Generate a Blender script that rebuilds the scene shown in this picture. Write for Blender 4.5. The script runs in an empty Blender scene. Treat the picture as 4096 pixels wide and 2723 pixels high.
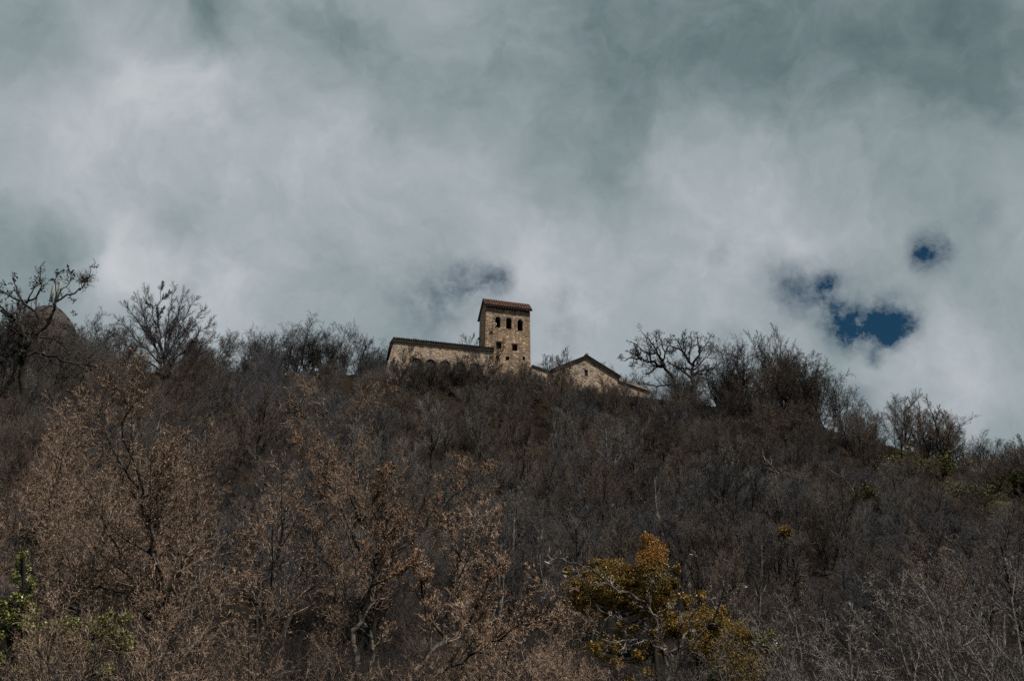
import bpy, bmesh, math, random
import numpy as np
from mathutils import Vector, Matrix

scene = bpy.context.scene
C = scene.collection
PI = math.pi
R = math.radians

# ------------------------------------------------------------------ camera
FW, FH, FPX = 4096.0, 2723.0, 4392.0
PITCH, ROLL = R(25.0), R(0.5)
CAM = Vector((0, 0, 1.7))
F = Vector((0, math.cos(PITCH), math.sin(PITCH)))
R0 = Vector((1, 0, 0)); U0 = R0.cross(F)
RT = R0 * math.cos(ROLL) + U0 * math.sin(ROLL)      # camera turned a little anticlockwise
UP = U0 * math.cos(ROLL) - R0 * math.sin(ROLL)
cam = bpy.data.cameras.new('camera'); co = bpy.data.objects.new('camera', cam); C.objects.link(co)
co.matrix_world = Matrix(((RT.x, UP.x, -F.x, CAM.x), (RT.y, UP.y, -F.y, CAM.y), (RT.z, UP.z, -F.z, CAM.z), (0, 0, 0, 1)))
cam.sensor_width = 36; cam.sensor_fit = 'HORIZONTAL'
cam.lens = 18.0 * FPX / (FW / 2)
cam.clip_start = 0.1; cam.clip_end = 6000
scene.camera = co

def ray(px, py):
    return (F + RT * ((px - FW / 2) / FPX) + UP * ((FH / 2 - py) / FPX)).normalized()
def at(px, py, D):
    d = ray(px, py); h = math.hypot(d.x, d.y)
    return CAM + d * (D / h)

# ------------------------------------------------------------------ helpers
def tag(o, label, cat=None, group=None, kind=None):
    if label: o['label'] = label
    if cat: o['category'] = cat
    if group: o['group'] = group
    if kind: o['kind'] = kind
    return o
def thing(name, label, cat, loc=(0, 0, 0), rz=0, group=None):
    o = bpy.data.objects.new(name, None); C.objects.link(o)
    o.location = loc; o.rotation_euler = (0, 0, rz); o.empty_display_size = 0.2
    return tag(o, label, cat, group)
def link(name, me, parent=None):
    o = bpy.data.objects.new(name, me); C.objects.link(o)
    if parent: o.parent = parent
    return o
def obj(name, bm, mats, parent=None, smooth=False):
    me = bpy.data.meshes.new(name)
    bmesh.ops.recalc_face_normals(bm, faces=bm.faces)
    bm.to_mesh(me); bm.free()
    for m in (mats if isinstance(mats, (list, tuple)) else [mats]): me.materials.append(m)
    if smooth: me.polygons.foreach_set('use_smooth', [True] * len(me.polygons))
    return link(name, me, parent)
def quads_mesh(name, V, Q, mats, midx=None, smooth=True):
    me = bpy.data.meshes.new(name)
    V = np.asarray(V, np.float32); Q = np.asarray(Q, np.int32); n = len(Q)
    me.vertices.add(len(V)); me.vertices.foreach_set('co', V.ravel())
    me.loops.add(n * 4); me.loops.foreach_set('vertex_index', Q.ravel())
    me.polygons.add(n); me.polygons.foreach_set('loop_start', np.arange(0, n * 4, 4, dtype=np.int32))
    for m in mats: me.materials.append(m)
    if midx is not None: me.polygons.foreach_set('material_index', np.asarray(midx, np.int32))
    if smooth: me.polygons.foreach_set('use_smooth', np.ones(n, bool))
    me.update(calc_edges=True); me.validate()
    return me

# ------------------------------------------------------------------ materials
class N:
    def __init__(s, name):
        s.m = bpy.data.materials.new(name); s.m.use_nodes = True
        s.t = s.m.node_tree; s.n = s.t.nodes; s.l = s.t.links
        s.b = s.n['Principled BSDF']
    def add(s, ty, **kw):
        x = s.n.new(ty)
        for k, v in kw.items():
            if k.startswith('i_'):
                key = k[2:]; key = int(key) if key.isdigit() else key.replace('_', ' ')
                x.inputs[key].default_value = v
            else: setattr(x, k, v)
        return x
    def ln(s, a, ao, b, bi):
        s.l.new(a.outputs[ao], b.inputs[bi])
    def ramp(s, fac, fo, stops, interp='LINEAR'):
        r = s.n.new('ShaderNodeValToRGB'); r.color_ramp.interpolation = interp
        e = r.color_ramp.elements
        while len(e) < len(stops): e.new(0.5)
        for i, (p, c) in enumerate(stops):
            e[i].position = p; e[i].color = (*c, 1)
        s.ln(fac, fo, r, 0); return r

def bark_mat(name, dark, pale, lichen=None, scale=3.0, vary=0.35, pos=(.35, .68)):
    k = N(name)
    tc = k.add('ShaderNodeTexCoord'); no = k.add('ShaderNodeTexNoise', i_Scale=scale, i_Detail=6.0, i_Roughness=0.65)
    k.ln(tc, 'Object', no, 'Vector')
    r = k.ramp(no, 0, [(pos[0], dark), (pos[1], pale)])
    last = (r, 0)
    if lichen:
        n2 = k.add('ShaderNodeTexNoise', i_Scale=scale * 1.7, i_Detail=3.0); k.ln(tc, 'Object', n2, 'Vector')
        f = k.ramp(n2, 0, [(0.60, (0, 0, 0)), (0.66, (1, 1, 1))])
        mx = k.add('ShaderNodeMix', data_type='RGBA'); mx.inputs['B'].default_value = (*lichen, 1)
        k.ln(f, 0, mx, 'Factor'); k.l.new(last[0].outputs[last[1]], mx.inputs['A']); last = (mx, 'Result')
    oi = k.add('ShaderNodeObjectInfo'); mr = k.add('ShaderNodeMapRange', i_3=1 - vary, i_4=1 + vary)
    k.ln(oi, 'Random', mr, 0)
    mu = k.add('ShaderNodeVectorMath', operation='SCALE')
    k.l.new(last[0].outputs[last[1]], mu.inputs[0]); k.ln(mr, 0, mu, 'Scale')
    k.l.new(mu.outputs[0], k.b.inputs['Base Color'])
    k.b.inputs['Roughness'].default_value = 0.9; k.b.inputs['Specular IOR Level'].default_value = 0.15
    return k.m

def leaf_mat(name, cols, scale=6.0, vary=0.2, rough=0.55):
    k = N(name)
    geo = k.add('ShaderNodeNewGeometry')
    r = k.ramp(geo, 'Random Per Island', [(i / max(1, len(cols) - 1), c) for i, c in enumerate(cols)])
    oi = k.add('ShaderNodeObjectInfo'); mr = k.add('ShaderNodeMapRange', i_3=1 - vary, i_4=1 + vary)
    k.ln(oi, 'Random', mr, 0)
    mu = k.add('ShaderNodeVectorMath', operation='SCALE'); k.ln(r, 0, mu, 0); k.ln(mr, 0, mu, 'Scale')
    k.l.new(mu.outputs[0], k.b.inputs['Base Color'])
    k.b.inputs['Roughness'].default_value = rough
    return k.m

def stone_mat(name, cols, mortar, sx, sz, big=0.35, bump=0.5):
    """rubble masonry: warped stretched cells, each stone its own tone"""
    k = N(name)
    tc = k.add('ShaderNodeTexCoord')
    wn = k.add('ShaderNodeTexNoise', i_Scale=1.6, i_Detail=3.0); k.ln(tc, 'Object', wn, 'Vector')
    sub = k.add('ShaderNodeVectorMath', operation='SUBTRACT'); k.ln(wn, 'Color', sub, 0); sub.inputs[1].default_value = (.5, .5, .5)
    sc = k.add('ShaderNodeVectorMath', operation='SCALE', i_Scale=0.35); k.ln(sub, 0, sc, 0)
    ad = k.add('ShaderNodeVectorMath', operation='ADD'); k.ln(tc, 'Object', ad, 0); k.ln(sc, 0, ad, 1)
    mp = k.add('ShaderNodeMapping'); mp.inputs['Scale'].default_value = (sx, sx, sz); k.ln(ad, 0, mp, 'Vector')
    vo = k.add('ShaderNodeTexVoronoi', i_Scale=1.0, i_Randomness=0.9); k.ln(mp, 0, vo, 'Vector')
    ve = k.add('ShaderNodeTexVoronoi', feature='DISTANCE_TO_EDGE', i_Scale=1.0, i_Randomness=0.9); k.ln(mp, 0, ve, 'Vector')
    sep = k.add('ShaderNodeSeparateColor'); k.ln(vo, 'Color', sep, 0)
    r = k.ramp(sep, 0, [(i / (len(cols) - 1), c) for i, c in enumerate(cols)])
    # broad weathering
    n2 = k.add('ShaderNodeTexNoise', i_Scale=big, i_Detail=5.0, i_Roughness=0.6); k.ln(tc, 'Object', n2, 'Vector')
    w = k.ramp(n2, 0, [(0.34, (0.62, 0.66, 0.68)), (0.52, (1, 1, 1)), (0.7, (1.18, 1.08, 0.94))])
    m1 = k.add('ShaderNodeMix', data_type='RGBA', blend_type='MULTIPLY', i_Factor=1.0); k.ln(r, 0, m1, 'A'); k.ln(w, 0, m1, 'B')
    # fine speckle
    n3 = k.add('ShaderNodeTexNoise', i_Scale=9.0, i_Detail=5.0, i_Roughness=0.75); k.ln(tc, 'Object', n3, 'Vector')
    w3 = k.ramp(n3, 0, [(0.3, (0.45, 0.43, 0.42)), (0.55, (1, 1, 1)), (0.75, (1.25, 1.22, 1.15))])
    m2 = k.add('ShaderNodeMix', data_type='RGBA', blend_type='MULTIPLY', i_Factor=0.8); k.ln(m1, 'Result', m2, 'A'); k.ln(w3, 0, m2, 'B')
    ms = k.add('ShaderNodeMapping'); ms.inputs['Scale'].default_value = (1.6, 1.6, .16); k.ln(tc, 'Object', ms, 'Vector')
    n4 = k.add('ShaderNodeTexNoise', i_Scale=1.0, i_Detail=5.0, i_Roughness=0.6); k.ln(ms, 0, n4, 'Vector')
    w4 = k.ramp(n4, 0, [(0.36, (0.50, 0.49, 0.48)), (0.50, (1, 1, 1)), (0.66, (1.12, 1.06, 0.98))])
    m5 = k.add('ShaderNodeMix', data_type='RGBA', blend_type='MULTIPLY', i_Factor=0.85); k.ln(m2, 'Result', m5, 'A'); k.ln(w4, 0, m5, 'B'); m2 = m5
    e = k.ramp(ve, 0, [(0.02, (1, 1, 1)), (0.10, (0, 0, 0))])
    m3 = k.add('ShaderNodeMix', data_type='RGBA'); k.ln(e, 0, m3, 'Factor'); k.ln(m2, 'Result', m3, 'A'); m3.inputs['B'].default_value = (*mortar, 1)
    k.ln(m3, 'Result', k.b, 'Base Color')
    hb = k.ramp(ve, 0, [(0.0, (0, 0, 0)), (0.16, (1, 1, 1))])
    mh = k.add('ShaderNodeMath', operation='MULTIPLY_ADD', i_1=0.6); k.ln(n3, 0, mh, 0); k.ln(hb, 0, mh, 2)
    bp = k.add('ShaderNodeBump', i_Strength=bump, i_Distance=0.08); k.ln(mh, 0, bp, 'Height'); k.ln(bp, 0, k.b, 'Normal')
    k.b.inputs['Roughness'].default_value = 0.9; k.b.inputs['Specular IOR Level'].default_value = .15
    return k.m

def plain_mat(name, col, rough=0.7, metal=0.0, noise=0.25, scale=5.0):
    k = N(name)
    tc = k.add('ShaderNodeTexCoord'); no = k.add('ShaderNodeTexNoise', i_Scale=scale, i_Detail=5.0); k.ln(tc, 'Object', no, 'Vector')
    r = k.ramp(no, 0, [(0.3, tuple(c * (1 - noise) for c in col)), (0.7, tuple(c * (1 + noise) for c in col))])
    k.ln(r, 0, k.b, 'Base Color'); k.b.inputs['Roughness'].default_value = rough; k.b.inputs['Metallic'].default_value = metal; k.b.inputs['Specular IOR Level'].default_value = .12 if rough > .8 else .5
    return k.m

M = {}
M['bark_dark'] = bark_mat('dark_bark', (0.010, 0.009, 0.008), (0.042, 0.036, 0.031), scale=2.5)
M['bark_fore'] = bark_mat('lichened_bark', (0.010, 0.009, 0.008), (0.17, 0.15, 0.13), lichen=(0.14, 0.085, 0.03), scale=5.0, vary=0.2, pos=(.46, .76))
M['bark_pale'] = bark_mat('pale_bark', (0.045, 0.038, 0.033), (0.30, 0.27, 0.24), scale=3.0, vary=0.25)
M['bark_mid'] = bark_mat('half_pale_bark', (0.018, 0.015, 0.013), (0.26, 0.235, 0.21), scale=3.0, vary=0.2, pos=(.44, .70))
M['bark_grey'] = bark_mat('grey_bark', (0.04, 0.036, 0.034), (0.15, 0.14, 0.132), scale=2.0, vary=0.4)
M['twig_fore'] = bark_mat('foreground_twigs', (0.062, 0.038, 0.026), (0.66, 0.485, 0.36), scale=5.0, vary=0.3, pos=(.44, .70))
M['twig_pale'] = bark_mat('pale_grey_twigs', (0.036, 0.030, 0.026), (0.52, 0.465, 0.415), scale=4.5, vary=0.3, pos=(.45, .70))
M['twig_grey'] = bark_mat('grey_twigs', (0.066, 0.058, 0.054), (0.15, 0.135, 0.126), scale=0.8, vary=0.45)
M['twig_brown'] = bark_mat('brown_twigs', (0.064, 0.048, 0.039), (0.145, 0.112, 0.091), scale=0.8, vary=0.45)
M['twig_dark'] = bark_mat('dark_twigs', (0.024, 0.021, 0.020), (0.055, 0.048, 0.044), scale=0.8, vary=0.3)
M['twig_blue'] = bark_mat('slate_twigs', (0.055, 0.053, 0.056), (0.112, 0.108, 0.114), scale=0.8, vary=0.35)
M['bud'] = leaf_mat('tan_buds', [(0.30, 0.15, 0.07), (0.52, 0.28, 0.15), (0.68, 0.42, 0.26), (0.40, 0.20, 0.09)], rough=0.6)
M['bud_dim'] = leaf_mat('brown_buds', [(0.09, 0.05, 0.03), (0.16, 0.09, 0.05), (0.12, 0.08, 0.05)], rough=0.7)
M['dry_leaf'] = leaf_mat('dry_leaves', [(0.03, 0.022, 0.018), (0.05, 0.04, 0.03)], rough=0.8)
M['samara'] = leaf_mat('dry_seed_pods', [(0.30, 0.19, 0.12), (0.42, 0.30, 0.20), (0.22, 0.13, 0.08)], rough=0.7)
M['ivy_orange'] = leaf_mat('orange_ivy', [(0.30, 0.12, 0.012), (0.42, 0.19, 0.02), (0.20, 0.09, 0.012), (0.36, 0.21, 0.03)], rough=0.45)
M['ivy_olive'] = leaf_mat('olive_ivy', [(0.07, 0.05, 0.004), (0.24, 0.13, 0.009), (0.09, 0.075, 0.007), (0.33, 0.18, 0.014)], rough=0.45)
M['ivy_green'] = leaf_mat('green_ivy', [(0.02, 0.028, 0.005), (0.10, 0.115, 0.018), (0.24, 0.24, 0.055), (0.02, 0.027, 0.005)], rough=0.45)
M['bush_green'] = leaf_mat('spring_green', [(0.085, 0.088, 0.013), (0.14, 0.14, 0.019), (0.055, 0.06, 0.012)], rough=0.6)
M['tower_stone'] = stone_mat('tower_rubble', [(0.27, 0.175, 0.11), (0.43, 0.295, 0.185), (0.17, 0.118, 0.083), (0.38, 0.275, 0.185), (0.54, 0.42, 0.30), (0.23, 0.19, 0.16)], (0.22, 0.16, 0.115), 2.2, 5.0, 0.30, 0.8)
M['hall_stone'] = stone_mat('hall_rubble', [(0.31, 0.225, 0.155), (0.43, 0.33, 0.24), (0.26, 0.20, 0.15), (0.50, 0.40, 0.30), (0.34, 0.30, 0.26)], (0.30, 0.24, 0.19), 2.2, 4.4, 0.35, 0.6)
M['chapel_stone'] = stone_mat('chapel_rubble', [(0.24, 0.18, 0.135), (0.40, 0.32, 0.24), (0.11, 0.108, 0.108), (0.33, 0.255, 0.19), (0.17, 0.135, 0.11), (0.46, 0.38, 0.29)], (0.38, 0.30, 0.225), 1.5, 2.5, 0.5, 0.5)
M['arch_stone'] = stone_mat('grey_arch_stone', [(0.22, 0.20, 0.18), (0.33, 0.30, 0.265), (0.27, 0.225, 0.175)], (0.22, 0.185, 0.15), 3.0, 3.0, 0.6, 0.6)
M['drum_stone'] = stone_mat('drum_brick', [(0.045, 0.03, 0.021), (0.075, 0.048, 0.034), (0.055, 0.04, 0.032), (0.04, 0.03, 0.023)], (0.042, 0.032, 0.026), 2.4, 4.0, 0.3, 0.5)
M['cornice'] = plain_mat('weathered_cornice', (0.24, 0.19, 0.145), 0.9, 0, 0.35, 2.0)
M['timber'] = plain_mat('grey_timber', (0.12, 0.095, 0.075), 0.85, 0, 0.35, 4.0)
M['old_roof'] = plain_mat('mossy_roof', (0.024, 0.018, 0.014), 0.9, 0, 0.5, 1.5)
M['white_metal'] = plain_mat('white_metal', (0.62, 0.63, 0.62), 0.5, 0, 0.08)
M['grey_panel'] = plain_mat('pale_panel', (0.20, 0.20, 0.18), 0.6, 0, 0.12)
M['dark_metal'] = plain_mat('dark_metal', (0.05, 0.05, 0.055), 0.5, 0.2, 0.2)
def tile_mat(name, cols):
    k = N(name)
    geo = k.add('ShaderNodeNewGeometry'); r = k.ramp(geo, 'Random Per Island', [(i / (len(cols) - 1), c) for i, c in enumerate(cols)])
    tc = k.add('ShaderNodeTexCoord'); no = k.add('ShaderNodeTexNoise', i_Scale=2.5, i_Detail=6.0); k.ln(tc, 'Object', no, 'Vector')
    w = k.ramp(no, 0, [(0.35, (0.4, 0.42, 0.42)), (0.6, (1, 1, 1))])
    m = k.add('ShaderNodeMix', data_type='RGBA', blend_type='MULTIPLY', i_Factor=0.85); k.ln(r, 0, m, 'A'); k.ln(w, 0, m, 'B')
    k.ln(m, 'Result', k.b, 'Base Color'); k.b.inputs['Roughness'].default_value = 0.8
    return k.m
M['tile_red'] = tile_mat('red_clay_tile', [(0.075, 0.032, 0.021), (0.155, 0.062, 0.036), (0.11, 0.046, 0.029), (0.055, 0.032, 0.025)])
M['tile_dark'] = tile_mat('dark_mossy_tile', [(0.07, 0.055, 0.045), (0.11, 0.08, 0.06), (0.09, 0.072, 0.06)])
def glass_mat():
    k = N('window_glass'); k.b.inputs['Base Color'].default_value = (0.13, 0.142, 0.155, 1)  # grey blue of the reflected sky painted into the pane's base colour
    k.b.inputs['Roughness'].default_value = 0.12; k.b.inputs['IOR'].default_value = 1.6
    k.b.inputs['Specular IOR Level'].default_value = 1.0
    return k.m
M['glass'] = glass_mat()

def ground_mat():
    k = N('leaf_litter_ground')
    tc = k.add('ShaderNodeTexCoord')
    n1 = k.add('ShaderNodeTexNoise', i_Scale=0.07, i_Detail=6.0, i_Roughness=0.6); k.ln(tc, 'Object', n1, 'Vector')
    n2 = k.add('ShaderNodeTexNoise', i_Scale=6.0, i_Detail=10.0, i_Roughness=0.85); k.ln(tc, 'Object', n2, 'Vector')
    a = k.ramp(n2, 0, [(0.3, (0.009, 0.007, 0.0055)), (0.5, (0.020, 0.015, 0.011)), (0.72, (0.044, 0.032, 0.023))])
    g = k.ramp(n2, 0, [(0.3, (0.013, 0.012, 0.007)), (0.55, (0.030, 0.027, 0.014)), (0.75, (0.065, 0.053, 0.03))])
    f = k.ramp(n1, 0, [(0.56, (0, 0, 0)), (0.66, (1, 1, 1))])
    m = k.add('ShaderNodeMix', data_type='RGBA'); k.ln(f, 0, m, 'Factor'); k.ln(a, 0, m, 'A'); k.ln(g, 0, m, 'B')
    k.ln(m, 'Result', k.b, 'Base Color'); k.b.inputs['Roughness'].default_value = 0.95; k.b.inputs['Specular IOR Level'].default_value = 0.0
    bp = k.add('ShaderNodeBump', i_Strength=0.8, i_Distance=0.15); k.ln(n2, 0, bp, 'Height'); k.ln(bp, 0, k.b, 'Normal')
    return k.m
M['ground'] = ground_mat()

# ------------------------------------------------------------------ terrain
CREST = [(-2600, 1900, 120), (-900, 1620, 85), (-300, 1480, 78), (0, 1450, 78), (300, 1455, 88), (650, 1470, 104), (900, 1490, 114), (1250, 1495, 124), (1600, 1488, 130),
         (2030, 1500, 133), (2300, 1548, 133), (2600, 1604, 134), (2800, 1606, 134), (3000, 1625, 130), (3400, 1735, 126), (3800, 1850, 124), (4096, 1935, 122),
         (4800, 2120, 120), (6500, 2330, 120)]
_az, _el, _dc = [], [], []
for px, py, dcr in CREST:
    d = ray(px, py); _az.append(math.atan2(d.x, d.y)); _el.append(d.z / math.hypot(d.x, d.y)); _dc.append(dcr)
_az = [-PI, -1.5] + _az + [1.5, PI]; _el = [0.01, 0.1] + _el + [0.06, 0.01]; _dc = [150, 120] + _dc + [120, 150]
def smooth_interp(x, X, Y):
    return np.interp(x, X, Y)
def ground_np(x, y):
    x = np.asarray(x, float); y = np.asarray(y, float)
    d = np.hypot(x, y) + 1e-6; az = np.arctan2(x, y)
    # average over a small azimuth window so the ridge has no kinks
    el = sum(np.interp(az + o, _az, _el) for o in (-.04, -.02, 0, .02, .04)) / 5
    dc = sum(np.interp(az + o, _az, _dc) for o in (-.04, -.02, 0, .02, .04)) / 5
    zc = el * dc + CAM.z
    u = d / dc
    rise = zc * np.minimum(u, 1) ** 1.85
    over = np.maximum(d - dc, 0)
    z = rise - 0.05 * over - 0.0012 * np.minimum(over, 150) ** 2
    z = np.where(d > dc, np.maximum(z, zc * 0.3), z)
    b = (0.5 * np.sin(x * .21 + y * .13) + 0.35 * np.sin(x * .37 - y * .29 + 1.3) + 0.25 * np.sin(x * .11 + y * .57 + 4)) 
    fade = np.clip((d - 15) / 30, 0, 1) * np.clip((dc + 400 - d) / 400, 0, 1) * np.where(u > .93, .35, 1)
    return z + b * fade * 0.8
def gz(x, y): return float(ground_np(x, y))
def azd(px, D, py=1500):
    d = ray(px, py); h = math.hypot(d.x, d.y); return d.x / h * D, d.y / h * D
def hit_ground(px, py, d0=20, d1=170):
    d = ray(px, py); h = math.hypot(d.x, d.y)
    ds = np.linspace(d0, d1, 1500); t = ds / h
    z = CAM.z + d.z * t; g = ground_np(d.x * t, d.y * t)
    i = np.argmax(z < g)
    return Vector((d.x * t[i], d.y * t[i], g[i]))

angs = np.concatenate([np.linspace(-PI, -0.75, 40, endpoint=False), np.linspace(-0.75, 0.75, 260), np.linspace(0.75, PI, 41)[1:]])
rads = np.concatenate([[0.01], np.linspace(4, 20, 6), np.linspace(22, 150, 150), np.linspace(156, 400, 30), [600, 1000, 2000, 4000]])
A, Rr = np.meshgrid(angs, rads); X = Rr * np.sin(A); Y = Rr * np.cos(A); Z = ground_np(X, Y)
nr, na = A.shape
ii = np.arange(nr * na).reshape(nr, na)
Q = np.stack([ii[:-1, :-1], ii[1:, :-1], ii[1:, 1:], ii[:-1, 1:]], -1).reshape(-1, 4)
tag(link('ground', quads_mesh('ground', np.stack([X, Y, Z], -1).reshape(-1, 3), Q[:, ::-1], [M['ground']])), None, None, None, 'structure')

# ------------------------------------------------------------------ tubes
def tubes(branches):
    """branches: list of (pts, radii, sides) -> V, Q"""
    groups = {}
    for p, r, k in branches: groups.setdefault((len(p), k), []).append((p, r))
    VV, QQ, off = [], [], 0
    for (n, k), L in groups.items():
        P = np.array([l[0] for l in L], float); Rd = np.array([l[1] for l in L], float)
        T = np.empty_like(P); T[:, 1:-1] = P[:, 2:] - P[:, :-2]; T[:, 0] = P[:, 1] - P[:, 0]; T[:, -1] = P[:, -1] - P[:, -2]
        T /= np.linalg.norm(T, axis=2, keepdims=True) + 1e-9
        mt = P[:, -1] - P[:, 0]; mt /= np.linalg.norm(mt, axis=1, keepdims=True) + 1e-9
        ref = np.where(np.abs(mt[:, 2:3]) > .8, np.array([[1., 0, 0]]), np.array([[0, 0, 1.]]))
        ref = ref - mt * np.sum(ref * mt, 1, keepdims=True); ref /= np.linalg.norm(ref, axis=1, keepdims=True)
        n1 = np.cross(T, ref[:, None, :]); n1 /= np.linalg.norm(n1, axis=2, keepdims=True) + 1e-9
        n2 = np.cross(T, n1)
        a = np.arange(k) * 2 * PI / k
        ring = P[:, :, None, :] + Rd[:, :, None, None] * (n1[:, :, None, :] * np.cos(a)[None, None, :, None] + n2[:, :, None, :] * np.sin(a)[None, None, :, None])
        m = len(L); VV.append(ring.reshape(-1, 3))
        idx = off + np.arange(m * n * k).reshape(m, n, k); nx = np.roll(idx, -1, axis=2)
        QQ.append(np.stack([idx[:, :-1], nx[:, :-1], nx[:, 1:], idx[:, 1:]], -1).reshape(-1, 4))
        off += m * n * k
    if not VV: return np.zeros((0, 3)), np.zeros((0, 4), int)
    return np.concatenate(VV), np.concatenate(QQ)

def leaf_quads(pos, size, nrng, up=0.3, ratio=0.5):
    """small bent leaves as rhombs with random direction"""
    n = len(pos)
    pos = np.asarray(pos, float)
    d = nrng.normal(size=(n, 3)); d[:, 2] += up; d /= np.linalg.norm(d, axis=1, keepdims=True)
    e = nrng.normal(size=(n, 3)); e -= d * np.sum(e * d, 1, keepdims=True); e /= np.linalg.norm(e, axis=1, keepdims=True) + 1e-9
    s = (np.asarray(size) * nrng.uniform(.6, 1.3, n))[:, None]
    nn = np.cross(d, e) * s * .15
    a = pos; b = pos + d * s * .5 + e * s * ratio * .5 + nn; c = pos + d * s; f = pos + d * s * .5 - e * s * ratio * .5 + nn
    V = np.stack([a, b, c, f], 1).reshape(-1, 3)
    return V, np.arange(n * 4).reshape(n, 4)

# ------------------------------------------------------------------ tree growth
def nrm(v):
    l = math.sqrt(v[0] ** 2 + v[1] ** 2 + v[2] ** 2) + 1e-9
    return (v[0] / l, v[1] / l, v[2] / l)
def cross(a, b): return (a[1] * b[2] - a[2] * b[1], a[2] * b[0] - a[0] * b[2], a[0] * b[1] - a[1] * b[0])
def seg_dir(pts, i):
    a, b = pts[max(i - 1, 0)], pts[min(i + 1, len(pts) - 1)]
    return nrm((b[0] - a[0], b[1] - a[1], b[2] - a[2]))
class Tree:
    def __init__(s, seed, P):
        s.g = random.Random(seed); s.P = P; s.br = [[] for _ in range(P['max'] + 1)]; s.leaf = []; s.seed = seed
    def grow(s, p, d, L, r, lev):
        g, P = s.g, s.P; n = P['seg'][lev]; gn = P['gn'][lev]; up = P['up'][lev]
        pts, rad = [p], [r]; tip = P['tip'][lev]; st = L / n
        for i in range(n):
            d = nrm((d[0] + g.gauss(0, gn), d[1] + g.gauss(0, gn), d[2] + g.gauss(0, gn) + up))
            p = (p[0] + d[0] * st, p[1] + d[1] * st, p[2] + d[2] * st)
            pts.append(p); rad.append(max(P['rmin'] * .6, r * (1 - (1 - tip) * (i + 1) / n)))
        s.limb(pts, rad, L, lev)
    def limb(s, pts, rad, L, lev, dens=1.0, t0=None):
        g, P = s.g, s.P
        s.br[lev].append((pts, rad))
        if lev >= P['max']:
            k = P.get('leaves', 0)
            k = int(k) + (1 if g.random() < k - int(k) else 0)
            for _ in range(k):
                i = g.randint(1, len(pts) - 1); q = pts[i]; o = pts[i - 1]; t = g.random()
                s.leaf.append((q[0] + (o[0] - q[0]) * t, q[1] + (o[1] - q[1]) * t, q[2] + (o[2] - q[2]) * t))
            return
        n = P['n'][lev] * dens; n = int(n) + (1 if g.random() < n - int(n) else 0)
        az = g.random() * 6.28; t0 = P['t0'][lev] if t0 is None else t0
        for j in range(n):
            t = t0 + (1 - t0) * (j + g.random()) / n; x = t * (len(pts) - 1); i = min(int(x), len(pts) - 2); fx = x - i
            a, b = pts[i], pts[i + 1]
            q = (a[0] + (b[0] - a[0]) * fx, a[1] + (b[1] - a[1]) * fx, a[2] + (b[2] - a[2]) * fx)
            rr = rad[i] + (rad[i + 1] - rad[i]) * fx
            d = nrm((b[0] - a[0], b[1] - a[1], b[2] - a[2]))
            e = nrm(cross(d, (0.31, 0.87, 0.37) if abs(d[2]) > .8 else (0, 0, 1))); f = cross(d, e)
            az += 2.4 + g.uniform(-.5, .5)
            an = P['ang'][lev] * g.uniform(.7, 1.3)
            ca, sa = math.cos(an), math.sin(an); c1, s1 = math.cos(az) * sa, math.sin(az) * sa
            dd = (d[0] * ca + e[0] * c1 + f[0] * s1, d[1] * ca + e[1] * c1 + f[1] * s1, d[2] * ca + e[2] * c1 + f[2] * s1)
            LL = L * P['ratio'][lev] * (1 - P['taper'][lev] * t) * g.uniform(.65, 1.25)
            s.grow(q, dd, LL, max(P['rmin'], rr * P['rr'][lev]), lev + 1)
    def meshes(s, name, bark, twig, leafm=None, split=2, leaf_size=0.03, leaf_ratio=0.5, origin=(0, 0, 0), leaf_up=0.3):
        P = s.P
        def sides(lev): return [8, 6, 4, 3, 3, 3][min(5, lev + P.get('fine', 0))]
        tr = [(p, r, sides(l)) for l in range(min(split, P['max'] + 1)) for p, r in s.br[l]]
        cr = [(p, r, sides(l)) for l in range(split, P['max'] + 1) for p, r in s.br[l]]
        o = np.array(origin, float)
        V, Q = tubes(tr); mt = quads_mesh(name + '_trunk', V - o, Q, [bark])
        V, Q = tubes(cr); mi = np.zeros(len(Q), int); mats = [twig]
        if leafm and s.leaf:
            LV, LQ = leaf_quads(s.leaf, leaf_size, np.random.default_rng(s.seed), leaf_up, leaf_ratio)
            Q = np.concatenate([Q, LQ + len(V)]); V = np.concatenate([V, LV]); mi = np.concatenate([mi, np.ones(len(LQ), int)]); mats.append(leafm)
        mc = quads_mesh(name + '_crown', V - o, Q, mats, mi)
        return mt, mc
def height_of(t): return max(p[2] for l in t.br for b in l for p in b[0])

def PP(**k):
    d = dict(max=4, seg=[8, 6, 5, 4, 3], gn=[.10, .14, .18, .2, .25], up=[.10, .07, .05, .04, .03], tip=[.3, .3, .3, .35, .4], n=[12, 8, 6, 4], t0=[.3, .2, .15, .1],
             ang=[.7, .75, .8, .8], ratio=[.55, .5, .48, .5], taper=[.5, .5, .4, .3], rr=[.6, .6, .6, .7], rmin=.005)
    d.update(k); return d
# foreground trees full of tan buds
P_FORE = PP(n=[11, 8, 5, 3], leaves=.75, rmin=.0075, ratio=[.52, .52, .55, .55], ang=[.6, .62, .65, .7], gn=[.07, .09, .11, .14, .18], up=[.08, .06, .04, .02, .0])
# upright slope tree with fine ascending twigs
P_SLOPE = PP(n=[11, 9, 8, 4], rmin=.009, ang=[.62, .6, .6, .6], up=[.12, .13, .12, .10, .08], gn=[.09, .12, .15, .18, .2], ratio=[.5, .5, .5, .5])
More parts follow.
